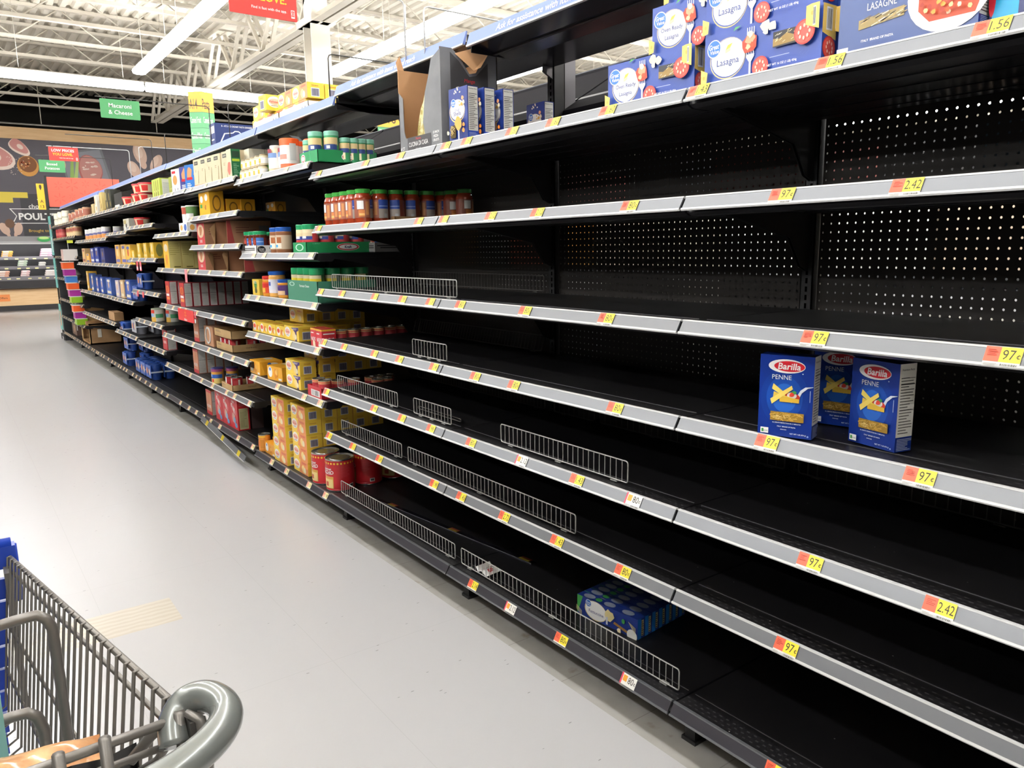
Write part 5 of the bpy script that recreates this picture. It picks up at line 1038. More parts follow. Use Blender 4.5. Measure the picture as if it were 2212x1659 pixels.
# a price rail hanging down at the fifth bay's bottom shelf
t = thing('fallen_price_rail', (1.53, 5.9, .19), 'detached price rail sagging off the bottom shelf of the fifth bay', 'price rail')
b = MB(); p0, p1 = Vector((0, .35, -.01)), Vector((-.02, -.78, -.10)); w_ = Vector((-.018, 0, -.034)); b.add([p0, p1, p1+w_, p0+w_, p0+Vector((.004, 0, 0)), p1+Vector((.004, 0, 0)), p1+w_+Vector((.004, 0, 0)), p0+w_+Vector((.004, 0, 0))], [(0, 1, 2, 3), (7, 6, 5, 4), (0, 4, 5, 1), (3, 2, 6, 7), (1, 5, 6, 2)], RAIL); b.tube([p0+w_, p1+w_], .002, RAILE, 5); obj('rail', b, t)
for s_ in (.12, .5, .85):
    b = MB(); q = p0.lerp(p1, s_)+Vector((-.001, 0, 0)); q2 = p0.lerp(p1, s_+.05)+Vector((-.001, 0, 0)); b.add([q, q2, q2+w_, q+w_], [(0, 1, 2, 3), (3, 2, 1, 0)], TAGY); obj('price_tag', b, t)

# ============================================================ seventh bay and beyond
BOWLP.put(1.66, 8.45, 1.722, 'soup bowl with red lid standing alone below the top level', 'red-lidded soup bowls')
obj('cup_pack', carton(.3, .12, .13, P('D6D2C4', .5), lambda f: (f.rect(.3, .05, .7, .4, WHITE), f.rect(.1, .6, .5, .9, P('B9A868')), f.rect(.4, .3, .6, .6, BLK)), None), None, 'white cup pack at the end of the eighth bay, second level', 'food pack', None, None, (1.60, 8.95, 1.688))
SC = Kind('small_stew_can', 'can', can(.052, .13, P('C9C6C8', .4), [(100, 300, .05, .4, P('D08A4A')), (100, 300, .42, .6, P('5A5A8A')), (150, 200, .55, .85, P('E9E4DC'))], P('D9D6CC'), .01))
for i in range(5): SC.put(1.62, 11.6-.32*i, 1.643, 'small stew can, %s from the left along the shelf front' % ORD[i], 'small stew cans')
for i in range(5): SC.put(1.72+.10*i, 10.15, 1.643, 'small stew can, %s in the row going back' % ORD[i], 'small stew cans')
def pf(c1, c2): return lambda f: (f.blob(.5, .6, .2, P(c1), 9), f.rect(.1, .1, .9, .25, P(c2)), f.ell(.5, .85, .3, .08, P(c2)))
row1 = [(12.1, 'C9A87A', .19, 'E8B04A', '8A3A2A', 'tan tall canister'), (11.75, 'D9A04A', .12, 'E9C27A', '3A5FA0', 'orange carton'), (11.35, '2F3F90', .19, 'C9B48A', 'E9E4DC', 'dark blue pouch'), (11.0, '2A3A8A', .2, 'A8845A', 'C9D0E0', 'deep blue pouch with a brown picture'), (10.55, '3A3F7A', .18, '8A6A4A', '2A2A50', 'shadowed blue pouch'), (9.55, 'D8A85A', .21, 'E9D0A0', '6A6AA8', 'orange and lilac box'), (9.2, 'D8B06A', .21, 'E9D0A0', '5A5AA0', 'second orange and lilac box'), (8.95, 'E2B84A', .2, 'C94A3A', '5A6AB0', 'yellow box with a red corner')]
for i, (y, c, h, c1, c2, lb) in enumerate(row1): obj('dry_food_pack', carton(.26, .12, h, P(c, .45), pf(c1, c2)), None, lb+' on the third level beyond the seventh bay', 'food pack', 'packs on the third level far along', None, (1.59, y, 1.347))
PCH = Kind('yellow_pouch', 'food pack', [('pouch', carton(.15, .10, .145, P('E2B83A', .35), pf('E8E0C0', 'F0DCA0'), lambda f: f.ell(.5, .5, .3, .4, P('8A8A4A'))))])
for i in range(4): PCH.put(1.60+.0*i, 8.75-.30*i, 1.413 if 8.75-.3*i < 8.6 else 1.345, 'yellow pouch with a jar picture, %s from the left' % ORD[i], 'yellow pouches')
for i in range(3): obj('amber_jar', MB().lathe([(0, 0), (.055, 0), (.055, .09), (.045, .11), (.045, .135), (0, .135)], (0, 0, 0), P('9A7A3A', .3), 14), None, 'amber jar behind the yellow pouches, %s from the front' % ORD[i], 'jar', 'amber jars', None, (1.76+.14*i, 7.95, 1.413))
for i, (y, c) in enumerate(((8.2, 'C9505A'), (8.05, 'D96A74'))): b = MB(); b.box(-.002, 0, -.04, .04, -.09, 0, P(c)); b.box(-.003, -.001, -.03, .03, -.08, -.05, P('F0D8DA')); obj('clip_tag', b, None, 'small pink clip tag hanging from the third level rail, %s one' % ('left', 'right')[i], 'tag', 'pink clip tags', None, (1.528, y, 1.385))
for i, (y, z_) in enumerate(((8.3, 1.067), (8.05, 1.067))): b = MB(); b.lathe([(.0, 0), (.03, 0), (.03, .006), (0, .006)], (0, 0, 0), P('E8606A'), 12); b.xform(Matrix.Rotation(PI/2, 4, 'Y')); obj('round_clip_tag', b, None, 'round pink clip tag on the fourth level rail, %s one' % ('left', 'right')[i], 'tag', 'pink clip tags', None, (1.522, y, z_))
row2 = [(12.0, .085, .26, 'D9A83A', 'tall yellow packet beside the bright clip strips'), (11.6, .1, .22, '4A5F98', 'slate blue packet'), (11.2, .1, .2, '3A4FA0', 'blue pouch, first of the pair'), (10.85, .1, .2, '4560B0', 'blue pouch, second of the pair'), (10.35, .2, .2, '3F5FA8', 'wide blue mashed potato pack'), (9.8, .12, .19, 'C9C0D0', 'lilac packet'), (9.5, .12, .2, 'D9B88A', 'tan packet leaning on the blue carton'), (9.15, .16, .21, '3A58A8', 'blue carton with an orange front edge')]
for i, (y, w_, h, c, lb) in enumerate(row2): obj('side_dish_pack', carton(w_*1.6, .11, h, P(c, .45), pf('D9B48A', 'E9DCC0'), lambda f: f.rect(.1, .1, .9, .9, P('4A68B0'))), None, lb+' on the fourth level', 'food pack', 'side dish packs far along', None, (1.59, y, .969))
def cup_mb(c1, c2):
    b = MB()
    for j in range(2):
        for k in range(2): b.lathe([(0, 0), (.046, 0), (.056, .07), (.054, .075), (0, .075)], (.06, -.062+.124*j, .085*k), P(c1, .35), 14)
    b.box(.0, .115, -.12, .12, .075, .088, P('D9E2EE', .3)); b.box(-.002, .004, -.115, .115, .02, .15, P(c2, .35)); f = Face(b, (-.002, .115, .02), (0, -1, 0), (0, 0, 1), .23, .13); f.blob(.28, .5, .28, P('D98A4A'), 8); f.blob(.75, .5, .25, P('E9C9A0'), 8); f.rect(.4, .2, .6, .8, P('2A3A8A'))
    return b
CUPB = Kind('cup_multipack', 'food pack', [('cups', cup_mb('2A4FA0', '3A62B8'))]); CUPG = Kind('cup_multipack', 'food pack', [('cups', cup_mb('7A7C86', 'B9BCC4'))])
CUPG.put(1.60, 9.1, .597, 'grey cup multipack standing on the fifth level rail', 'cup multipacks'); CUPG.put(1.75, 9.0, .597, 'grey cup multipack behind the front grey one', 'cup multipacks'); CUPB.put(1.60, 8.85, .969, 'blue cup multipack on the fourth level at the bay end', 'cup multipacks'); CUPB.put(1.60, 8.55, 1.099, 'blue cup multipack right of the bay division', 'cup multipacks')
for k in range(3): CUPB.put(1.60+.03*(k % 2), 9.85, .166+.175*k, 'blue cup multipack, %s up in the left stack at the bottom' % ORD[k], 'cup multipacks')
for k in range(2): CUPB.put(1.74, 9.6, .166+.175*k, 'blue cup multipack, %s up in the stack behind the left one' % ORD[k], 'cup multipacks')
for i, y in enumerate((9.1, 8.83, 8.56)):
    for j in range(2): CUPB.put(1.60+.13*j, y, .166, 'blue cup multipack on the bottom shelf, %s from the left in the %s row' % (ORD[i], ('front', 'back')[j]), 'cup multipacks')
# brown cartons near the end
b = MB(); b.box(0, .10, -.2, .2, 0, .10, CARDB); b.add([(.1, -.2, 0), (.45, -.2, 0), (.45, -.2, .26), (.32, -.2, .26), (.1, -.2, .1)], [(0, 1, 2, 3, 4), (4, 3, 2, 1, 0)], CARDB); b.add([(.1, .2, 0), (.45, .2, 0), (.45, .2, .26), (.32, .2, .26), (.1, .2, .1)], [(0, 1, 2, 3, 4), (4, 3, 2, 1, 0)], CARDB)
obj('sloping_brown_carton', b, None, 'brown carton with a sloping cut side on the fifth level', 'carton', None, None, (1.60, 10.45, .661))
t = thing('hooded_brown_box', (1.60, 12.85, .169), 'big brown box with a hand hole on the last bottom shelf', 'carton')
b = MB(); b.box(0, .42, -.42, .42, 0, .02, CARDB); b.box(.0, .015, -.42, -.36, 0, .30, CARDL); b.box(.0, .015, .36, .42, 0, .30, CARDL); b.box(0, .42, -.42, -.40, 0, .30, CARDB); b.box(0, .42, .40, .42, 0, .30, CARDB); b.box(.40, .42, -.42, .42, 0, .30, CARDB); b.box(0, .42, -.42, .42, .28, .30, CARDB); obj('body', b, t)
b = MB(); b.box(.10, .15, -.425, -.42, .1, .22, P('D9D4C8')); obj('hand_hole', b, t, 'pale hand hole')
t = thing('striped_carton', (1.60, 12.95, .443), 'brown carton with red and white stripes standing above the big brown box', 'carton')
b = MB(); b.box(0, .25, -.3, .3, 0, .27, CARDL); f = Face(b, (0, .3, 0), (0, -1, 0), (0, 0, 1), .6, .27)
for k in range(6): f.rect(.03+.16*k, .3, .09+.16*k, 1, P('D0705A'), ); f.rect(.10+.16*k, .3, .13+.16*k, 1, WHITE)
obj('box', b, t)
b = MB(); b.box(-.02, .42, -.4, .4, -.006, .055, CARDB); obj('bottom_tray', b, t); 
for o in t.children: o.location.z = .002
obj('picture_carton', carton(.5, .25, .19, P('6A5248', .5), lambda f: (f.blob(.5, .5, .3, P('B98A5A'), 10), f.blob(.5, .7, .15, P('D9C08A'), 8))), None, 'dark carton with a food picture at the far end of the bottom shelf', 'carton', None, None, (1.62, 14.25, .169))
RT = Kind('red_label_can', 'can', can(.07, .15, P('B03A3C', .4), [(100, 300, .3, .6, P('D06A64'))])); TT = Kind('tan_label_can', 'can', can(.065, .15, P('D0A878', .4), [(100, 300, .5, .8, P('A85A48')), (100, 300, .1, .4, P('E2C89A'))], TIN, .012))
for i, y in enumerate((14.75, 14.35)): RT.put(1.64, y, 1.717, 'dark red can near the end panel, %s one' % ('left', 'right')[i], 'red cans at the far end')
for i, y in enumerate((13.5, 13.15, 12.8)): TT.put(1.64, y, 1.717, 'tan and red can, %s from the left beside the dark red ones' % ORD[i], 'tan and red cans')
obj('grey_bag', MB().lathe([(0, 0), (.12, 0), (.13, .05), (.07, .12), (0, .15)], (0, 0, 0), P('9A958E', .6), 10), None, 'grey bag slumped on the fourth level at the far end', 'bag', None, None, (1.70, 14.3, 1.083)); obj('grey_bag', MB().lathe([(0, 0), (.10, 0), (.11, .05), (.05, .10), (0, .12)], (0, 0, 0), P('A89A80', .6), 10), None, 'tan bag slumped on the fifth level at the far end', 'bag', None, None, (1.70, 14.0, .737))
# clip strips of bright gelatin cups
t = thing('clip_strip', (1.49, 12.75, 0), 'vertical clip strip hanging with bright cup packs near the end of the run', 'clip strip'); b = MB(); b.box(-.004, 0, -.012, .012, .36, 1.66, P('D0D4D6', .3)); obj('strip', b, t); b = MB(); b.box(-.004, .06, -.05, .05, 1.62, 1.66, P('D2D84A', .4)); obj('hook_tab', b, t)
GC = {}
for c, nm in (('E8622E', 'orange'), ('A03090', 'purple'), ('8CB82A', 'green'), ('3F7AC0', 'blue')):
    b = MB(); b.prism([(-.10, 0), (.10, 0), (.115, .085), (-.115, .085)], -.14, .0, P(c, .3), 'x'); b.box(-.15, .0, -.12, .12, .085, .094, P('E9E6E2', .3)); GC[nm] = Kind('gelatin_cup_pack', 'food pack', [('cups', b)])
zz = 1.26
for i, nm in enumerate(('orange', 'purple', 'blue', 'orange', 'purple', 'green', 'orange', 'purple', 'green')):
    GC[nm].put(1.55+.012*i-.03, 12.72, zz, '%s gelatin cup pack, %s from the top of the clip strip' % (nm, ORD[i]), 'gelatin cup packs on the clip strip', 0)
    zz -= .098 if i != 5 else .125
obj('clear_bag_pack', MB().box(-.1, .08, -.13, .13, 0, .16, P('D6D0CC', .3), {'x-': P('C9A8A0', .3)}), None, 'clear bag pack hanging above the bright cup packs', 'food pack', None, None, (1.50, 12.72, 1.372))
# pink roll tag and red rollback sign on the fifth level rail
t = thing('rollback_sign', (1.515, 6.44, 1.015), 'red card with a yellow starburst clipped to the rail of the grey-sided boxes', 'sign')
b = MB(); b.box(0, .004, -.24, .24, -.095, .0, P('D8282C', .4)); f = Face(b, (-.001, .24, -.095), (0, -1, 0), (0, 0, 1), .48, .095)
def spark(f, cx, cy, r, m, w_=.16):
    q = f.h/f.w
    for k in range(6):
        a = PI/2+k*PI/3; ca, sa = math.cos(a), math.sin(a); p = lambda u, v: (cx+(ca*u-sa*v)*r*q, cy+(sa*u+ca*v)*r)
        f.poly([p(.32, -w_*.5), p(1, -w_), p(1.04, 0), p(1, w_), p(.32, w_*.5)], m, False)
    f.k += 1
spark(f, .5, .62, .30, P('F0A82E')); f.text('Rollback', .5, .16, .2, WHITE, .02, maxw=.6); obj('card', b, t)
b = MB(); b.box(0, .004, -.30, -.27, -.05, -.0, P('E8606A')); b.box(-.001, .0, -.30, -.27, -.09, -.06, WHITE); obj('side_tab', b, t)
b = MB(); b.box(0, .003, -.03, .03, -.10, .0, P('E88A92')); obj('pink_rail_tag', b, None, 'pink tag folded over the rail of the fourth level, fifth bay', 'tag', None, None, (1.522, 6.35, 1.33))

# ============================================================ canopy top: yellow box stack and blue pasta carton
z = 2.202+.036
wtray = P('E9E7E4', .5)
for i, (y, n_) in enumerate(((4.86, 'left'), (4.40, 'right'))): obj('white_stacking_tray', tray(.44, .34, .07, wtray, lambda f: (f.ell(.8, .5, .03, .2, GRY), f.ell(.9, .5, .03, .2, GRY)), lambda f: (f.lines(.1, .5, .5, .8, 2, P('55534F'), .5), f.ell(.6, .35, .12, .25, P('55534F'), 14), f.ell(.6, .35, .09, .17, wtray, 14))), None, 'white tray under the yellow boxes on the canopy, %s one' % n_, 'tray', 'white trays on the canopy', None, (1.715, y, z-.036))
for i in range(5): VB['orange'].put(1.722, 5.02-.165*i-(.02 if i > 2 else 0), z-.032, 'yellow cheese box in the canopy trays, %s from the left in the lower row' % ORD[i], vg)
for i in range(3): VB['plain'].put(1.825+.1005*i, 4.29, z-.032, 'yellow cheese box in the right canopy tray, %s going back, lower row' % ORD[i], vg)
VB['plain'].put(1.73, 5.02, z+.052, 'yellow cheese box at the far left of the canopy upper row', vg)
for i, y in enumerate((4.54, 4.31)): VB['orange'].put(1.722, y, z+.052, 'yellow cheese box on the canopy upper row, %s from the left' % ORD[i], vg)
for i in range(3): VB['plain'].put(1.825+.1005*i, 4.31, z+.052, 'yellow cheese box on the canopy upper row, %s going back' % ORD[i], vg)
obj('turned_yellow_box', carton(.10, .225, .09, YELL, velv_side, velv()), None, 'yellow cheese box turned sideways and jutting forward on the canopy stack', 'food box', vg, None, (1.66, 4.75, z+.055), .12)
def pastf(f):
    f.poly([(0, .22), (.12, .30), (.22, .62), (.4, .66), (.45, .72), (.52, .72), (.57, .66), (1, .60), (1, .63), (.58, .69), (.53, .755), (.44, .755), (.39, .69), (.2, .65), (.1, .33), (0, .25)], WHITE)
    f.text('8 - 4/7.5 OZ CREAMY PASTA DINNERS', .5, .90, .06, WHITE, .01, maxw=.7); f.text('Pasta', .42, .36, .2, GOLD, .01, .2, maxw=.3); f.rect(.1, .0, .5, .12, WHITE); f.ell(.5, .5, .07, .06, RED); f.rect(.55, .28, .85, .56, P('E9E6B8')); f.lines(.6, .32, .8, .5, 3, P('8A8A4A'), .4)
def pasts(f): f.rect(.1, .65, .9, .9, WHITE); f.rect(.1, .0, .9, .2, P('E0A04A')); f.rect(.2, .4, .8, .45, WHITE)
obj('blue_pasta_case', carton(.14, .33, .205, P('22356E', .45), pasts, pastf), None, 'dark blue pasta dinner case standing on the canopy beside the hanging aisle sign', 'carton', None, None, (1.745, 6.12, z-.036))

# ============================================================ sign arms and category signs
ARM = mat('dark_sign_rod', '4A4846', .4, metal=.6); SGN = P('4F9A63', .45); SRED = P('E8403A', .45)
def arm(y, zt, x1, lab, grp='thin wire sign arms on the canopy', mat_=ARM, post=1.70, base=2.24):
    b = MB(); s = 1 if x1 > post else -1
    b.tube([(0, 0, base), (0, 0, zt-.02), (s*.006, 0, zt-.006), (s*.02, 0, zt), (x1-post, 0, zt)], .0035, mat_, 6); return obj('sign_arm', b, None, lab, 'sign arm', grp, None, (post, y, 0))
def catsign(y, x0, x1, z0, z1, m, texts, lab, nm='category_sign', cols=None, cut=True):
    t = thing(nm, ((x0+x1)/2, y, z0), lab, 'sign'); W_, H_ = x1-x0, z1-z0; b = MB(); c = .012
    b.prism([(-W_/2+c*.3, 0), (W_/2-c*.3, 0), (W_/2, c*.3), (W_/2, H_-c*.3), (W_/2-c*.3, H_), (-W_/2+c*.3, H_), (-W_/2, H_-c*.3), (-W_/2, c*.3)], -.002, .002, m, 'z')
    b.v = [(x, z_, y_) for x, y_, z_ in b.v]; f = Face(b, (-W_/2, -.0025, 0), (1, 0, 0), (0, 0, 1), W_, H_)
    for i, (tx, cx, cy, hh, col, bd) in enumerate(texts): f.text(tx, cx, cy, hh, col, bd, maxw=.9)
    if nm == 'price_banner': f.rect(.905, .07, .96, .27, WHITE); f.rect(.912, .11, .953, .25, m); spark(f, .932, .18, .05, WHITE)
    obj('panel', b, t)
    for xx in (-W_*.36, W_*.30): b = MB(); b.box(xx-.004, xx+.004, -.004, .004, H_, H_+.014, ARM); obj('clip', b, t)
LTY = P('F2C93C')
arm(6.0, 2.507, .96, 'dark wire arm holding the Macaroni and Cheese sign'); catsign(6.0, .985, 1.232, 2.372, 2.497, SGN, [('Macaroni', .5, .68, .22, WHITE, .008), ('& Cheese', .5, .33, .22, WHITE, .008)], 'green hanging sign reading Macaroni & Cheese')
arm(10.06, 2.537, .96, 'dark wire arm holding the Boxed Potatoes sign'); catsign(10.06, .985, 1.235, 2.36, 2.49, SGN, [('Boxed', .5, .68, .22, WHITE, .008), ('Potatoes', .5, .33, .22, WHITE, .008)], 'green hanging sign reading Boxed Potatoes')
bann = [('LOW PRICES', .48, .76, .20, WHITE, .02), ('YOU LOVE.', .46, .48, .20, LTY, .02), ('Find it fast with the app.', .58, .20, .09, WHITE, .01)]
arm(8.98, 2.515, .96, 'pale wire arm holding the small red price banner', mat_=RAILE); catsign(8.98, .975, 1.232, 2.378, 2.508, SRED, bann, 'small red hanging banner beside the Boxed Potatoes sign', 'price_banner')
arm(3.045, 2.495, .95, 'wire arm holding the large-looking red banner at the top edge', mat_=RAILE); catsign(3.045, .965, 1.225, 2.338, 2.485, SRED, bann, 'red hanging banner cut off by the top edge of the photo', 'price_banner')
arm(7.93, 2.50, 1.0, 'empty dark wire arm reaching over the aisle between the two green signs')
arm(2.883, 2.435, 2.3, 'wire arm pointing away from the aisle, nearest of them', mat_=RAILE); arm(3.85, 2.443, 2.3, 'dark wire arm pointing away from the aisle, left of the nearest'); arm(5.55, 2.46, 2.2, 'dark wire arm pointing away from the aisle, beside the blue pasta case'); arm(8.5, 2.50, 2.3, 'pale wire arm pointing away from the aisle behind the small red banner', mat_=RAILE); arm(7.4, 2.49, 2.3, 'dark wire arm pointing away, over the seventh bay')
# hanging aisle directories
def directory(x, y, zt, ang, top, rows, lab, w_=.40, s_=1.0, two=True):
    t = thing('aisle_sign', (x, y, 0), lab, 'aisle sign'); t.rotation_euler = (0, 0, ang)
    for side in ((-1, 1) if two else (1,)):
        b = MB(); wd = w_
        O = Vector((0, 0, 0)); U = Vector((math.cos(side*.5), math.sin(side*.5)*side*side, 0)) if side > 0 else Vector((-math.cos(.5), math.sin(.5), 0))
        if side < 0: O = O+U*wd; U = -U
        n_ = U.cross(Vector((0, 0, 1))); H1 = .22*s_; Hr = .17*s_
        f = Face(b, O+Vector((0, 0, zt-H1)), U, (0, 0, 1), wd, H1); f.rect(0, 0, 1, 1, P('F0A93A')); f.text(top[0 if side < 0 else 1], .35, .4, .5, P('3A3024'), .01, maxw=.6)
        for i, r in enumerate(rows): f = Face(b, O+Vector((0, 0, zt-H1-Hr*(i+1))), U, (0, 0, 1), wd, Hr); f.rect(0, 0, 1, 1, P(('5FA873', '6BB07E')[i % 2])); f.rect(0, .96, 1, 1, P('3F8456')); f.text(r, .45, .5, .4, WHITE, 0, maxw=.8)
        b.add([O+Vector((0, 0, zt))-n_*.003, O+U*wd+Vector((0, 0, zt))-n_*.003, O+U*wd+Vector((0, 0, zt-H1-Hr*len(rows)))-n_*.003, O+Vector((0, 0, zt-H1-Hr*len(rows)))-n_*.003], [(0, 1, 2, 3), (3, 2, 1, 0)], P('4A8A5E')); obj('panel', b, t)
directory(2.56, 9.3, 3.24, -.2, ('A14', 'Pasta'), ['Canned Fruit', 'Canned Meat', 'Canned Tuna', 'Canned Veg', 'Soup'], 'folded green and yellow hanging aisle sign listing canned foods', .15)
b = MB(); f = Face(b, (0, 0, 0), (1, 0, 0), (0, 0, 1), .9, .34); f.rect(0, .45, 1, 1, P('F0A93A')); f.rect(0, -2, 1, .45, P('5FA873')); f.rect(0, .43, 1, .46, P('3F8456')); f.text('A16', .14, .72, .26, P('3A3024'), .01); f.poly([(.33, .60), (.38, .85), (.34, .93), (.28, .93), (.24, .85)], P('3A3024')); f.text('A16', .56, .72, .26, P('3A3024'), .01); f.text('Flour', .12, .28, .18, WHITE, .005); f.text('Sugar', .55, .28, .18, WHITE, .005)
b.box(0, .9, .002, .006, -.68, .34, P('4A8A5E')); b.tube([(.2, .004, .34), (.2, .004, 3.5)], .003, ROOFW, 4); b.tube([(.7, .004, .34), (.7, .004, 3.5)], .003, ROOFW, 4); obj('aisle_sign', b, None, 'yellow and green hanging sign reading A16 Flour beyond the canopy', 'aisle sign', None, None, (4.08, 8.0, 2.655))
# end of run: red sign, yellow A13 marker, teal endcap
t = thing('red_end_sign', (1.645, 15.9, 2.29), 'large red panel with faint starbursts standing above the end of the run', 'sign')
b = MB(); b.box(0, 1.15, 0, .03, 0, .51, P('F0604E', .5)); f = Face(b, (0, -.001, 0), (1, 0, 0), (0, 0, 1), 1.15, .51)
for cx, cy, r in ((.15, .72, .13), (.33, .75, .2), (.15, .28, .18), (.32, .36, .1), (.52, .8, .12), (.5, .4, .18), (.72, .7, .2), (.8, .3, .14)): spark(f, cx, cy, r, P('DE5242', .5), .1)
obj('panel', b, t); b = MB(); b.box(-.035, 0, -.01, .04, -.02, .53, BLACK); b.box(-.035, 1.15, -.01, .04, -.03, 0, BLACK); obj('frame', b, t)
b = MB(); b.box(-.03, -.01, 0, .03, -2.288, 0, BLACK); obj('post', b, t)
t = thing('yellow_aisle_marker', (1.44, 15.5, 2.22), 'narrow yellow marker reading A 13 at the end of the run', 'sign')
b = MB(); b.box(.0, .115, 0, .012, 0, .43, P('F2B52E', .45)); f = Face(b, (0, -.001, 0), (1, 0, 0), (0, 0, 1), .115, .43); f.text('A', .5, .32, .12, P('3A3024'), .01); f.text('13', .5, .12, .12, P('3A3024'), .01); f.poly([(.5, .74), (.66, .84), (.66, .93), (.5, .97), (.34, .93), (.34, .84)], P('3A3024'))
obj('plate', b, t); b = MB(); b.box(.11, .14, -.005, .03, -.25, .46, BLACK); obj('post', b, t)
t = thing('endcap_display', (1.56, 15.12, 0), 'teal-edged endcap display standing against the end of the run', 'display'); TEAL = P('6FB4AE', .5)
b = MB(); b.box(0, 1.1, .0, .42, .05, .10, BLACK); b.box(0, 1.1, .0, .02, .1, 2.05, BLACK); b.box(-.01, .0, 0, .04, 0, .1, BLACK); b.box(-.01, 0, .36, .40, 0, .1, BLACK); obj('frame', b, t)
b = MB(); b.box(-.012, -.006, .02, .30, 1.45, 2.10, TEAL); b.box(-.013, -.005, .05, .14, 1.5, 1.75, P('E9E6E2')); b.box(-.013, -.005, .05, .2, 1.88, 1.96, P('C9605A')); obj('teal_header', b, t); b = MB(); b.box(-.012, -.006, .02, .26, .9, 1.4, TEAL); obj('teal_side', b, t); b = MB(); b.box(-.012, -.006, .02, .30, .18, .62, TEAL); b.box(-.013, -.005, .08, .2, .25, .5, P('C98A6A')); obj('teal_base', b, t)
for k, z_ in enumerate((.55, .95, 1.35, 1.75)): b = MB(); b.box(0, 1.1, .02, .40, z_-.02, z_, BLACK); obj('ledge', b, t)

# ============================================================ stock on the far side of the run (seen through the panel holes)
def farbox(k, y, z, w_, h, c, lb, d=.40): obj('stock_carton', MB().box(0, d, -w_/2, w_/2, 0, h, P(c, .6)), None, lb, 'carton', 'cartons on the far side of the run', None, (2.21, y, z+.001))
cc = ['8A8F9A', 'B9783A', '5A5F68', 'C9C4BA', '9A3A34', '3A4A5A']; n_ = 0
for k in range(-2, 2):
    for z_, h, ws in ((.20, .70, (.58, .57)), (.95, .32, (.50, .30)) if k % 2 else (.95, .40, (.34, .42)), (1.62, .16, (.40, .22))):
        y = SEAM[k]+.05
        for j, w_ in enumerate(ws):
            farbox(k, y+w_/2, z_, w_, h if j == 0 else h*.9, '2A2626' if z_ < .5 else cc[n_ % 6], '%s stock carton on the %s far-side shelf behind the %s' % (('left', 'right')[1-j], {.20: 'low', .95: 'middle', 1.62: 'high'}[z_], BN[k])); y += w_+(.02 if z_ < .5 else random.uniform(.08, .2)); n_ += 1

t = thing('neighbour_shelving', (4.75, 0, 0), 'next run of shelving beyond, glimpsed through the panel holes', 'shelving')
b = MB(); b.box(-.02, .02, -2, 8, 0, 2.1, BLACK); obj('back_panel', b, t)
for z_ in (.2, .75, 1.3, 1.8): b = MB(); b.box(-.5, -.02, -2, 8, z_-.04, z_, RAIL); obj('board', b, t)
for j, z_ in enumerate((.2, .75, 1.3)):
    y = -1.9; i = 0
    while y < 7.4:
        w_ = random.uniform(.45, .9); c = random.choice(['F2F0EC', 'F2F0EC', 'E8A24A', 'F0D8C0', 'E4E4E8', 'E9603A', 'F4E9D0'])
        obj('pale_carton', MB().box(0, .3, -w_/2, w_/2, 0, .46, P(c, .6)), None, 'carton on the next run, %s from the near end, %s level' % (ORD[min(i, 15)], ('low', 'middle', 'high')[j]), 'carton', 'cartons on the next run of shelving', None, (4.27, y+w_/2, z_+.001)); y += w_+.03; i += 1
t = thing('opposite_shelving', (-1.9, 0, 0), 'empty black shelving run on the other side of the aisle, left of the camera', 'shelving')
b = MB(); b.box(-.02, .02, -3, 10, 0, 2.3, BLACK); obj('back_panel', b, t)
for z_ in (.16, .55, .9, 1.25, 1.6, 1.95, 2.3): b = MB(); b.box(.02, .60, -3, 10, z_-.03, z_, BLACK); b.box(.60, .603, -3, 10, z_-.035, z_, P('4A4A4E', .4)); obj('board', b, t)
# ============================================================ shopping cart
t = thing('shopping_cart', (0, 0, 0), 'grey wire shopping cart with a bent tube handle and blue plastic front corner', 'shopping cart')
CT = mat('grey_handle_tube', '7F8380', .25, metal=.35, coat=.5); CB = P('1E3FA8', .35)
def RT_(y): u = (y-.81)/(1.83-.81); return Vector((.15+(.045-.15)*u, y, .98+(.84-.98)*u))   # right rim line
def RBm(y): u = (y-.81)/(1.83-.81); return Vector((.085+(.0-.085)*u, y, .52+.0*u))
b = MB(); b.tube([RT_(.80), RT_(1.86)], .0045, CARTG, 8); obj('top_rail', b, t)
b = MB(); b.tube([RT_(.80)+Vector((.006, 0, -.045)), RT_(1.86)+Vector((.002, 0, -.035))], .004, CARTG, 6); obj('second_rail', b, t)
for f_ in (.45, .75):
    b = MB(); b.tube([RT_(.80).lerp(RBm(.80), f_), RT_(1.84).lerp(RBm(1.84), f_)], .003, CARTG, 6); obj('side_rail', b, t)
for i in range(28):
    y = .845+.0365*i; a = RT_(y)+Vector((-.006, 0, .004)); c = RBm(y); b = MB(); b.tube([a+Vector((.006, 0, 0)), a, a.lerp(c, .5), c, c+Vector((-.05, 0, -.03)), c+Vector((-.42, 0, -.03))], .0024, CARTG, 6); obj('wire', b, t)
for y in (.95, 1.2, 1.5, 1.8): b = MB(); c = RBm(y); b.tube([RBm(.8)+Vector((-.08-.1*(y-.8), 0, -.033)), RBm(1.85)+Vector((-.08-.1*(y-.8), 0, -.033))], .003, CARTG, 6); obj('floor_rail', b, t)
# left side of the basket, out of the frame but part of the cart
b = MB(); b.tube([(-.42, .80, .98), (-.36, 1.86, .84)], .0045, CARTG, 8); obj('top_rail', b, t)
for i in range(12): y = .86+.088*i; u = (y-.81)/1.02; b = MB(); b.tube([(-.42+.06*u, y, .98-.14*u), (-.36+.05*u, y, .49)], .0024, CARTG, 6); obj('wire', b, t)
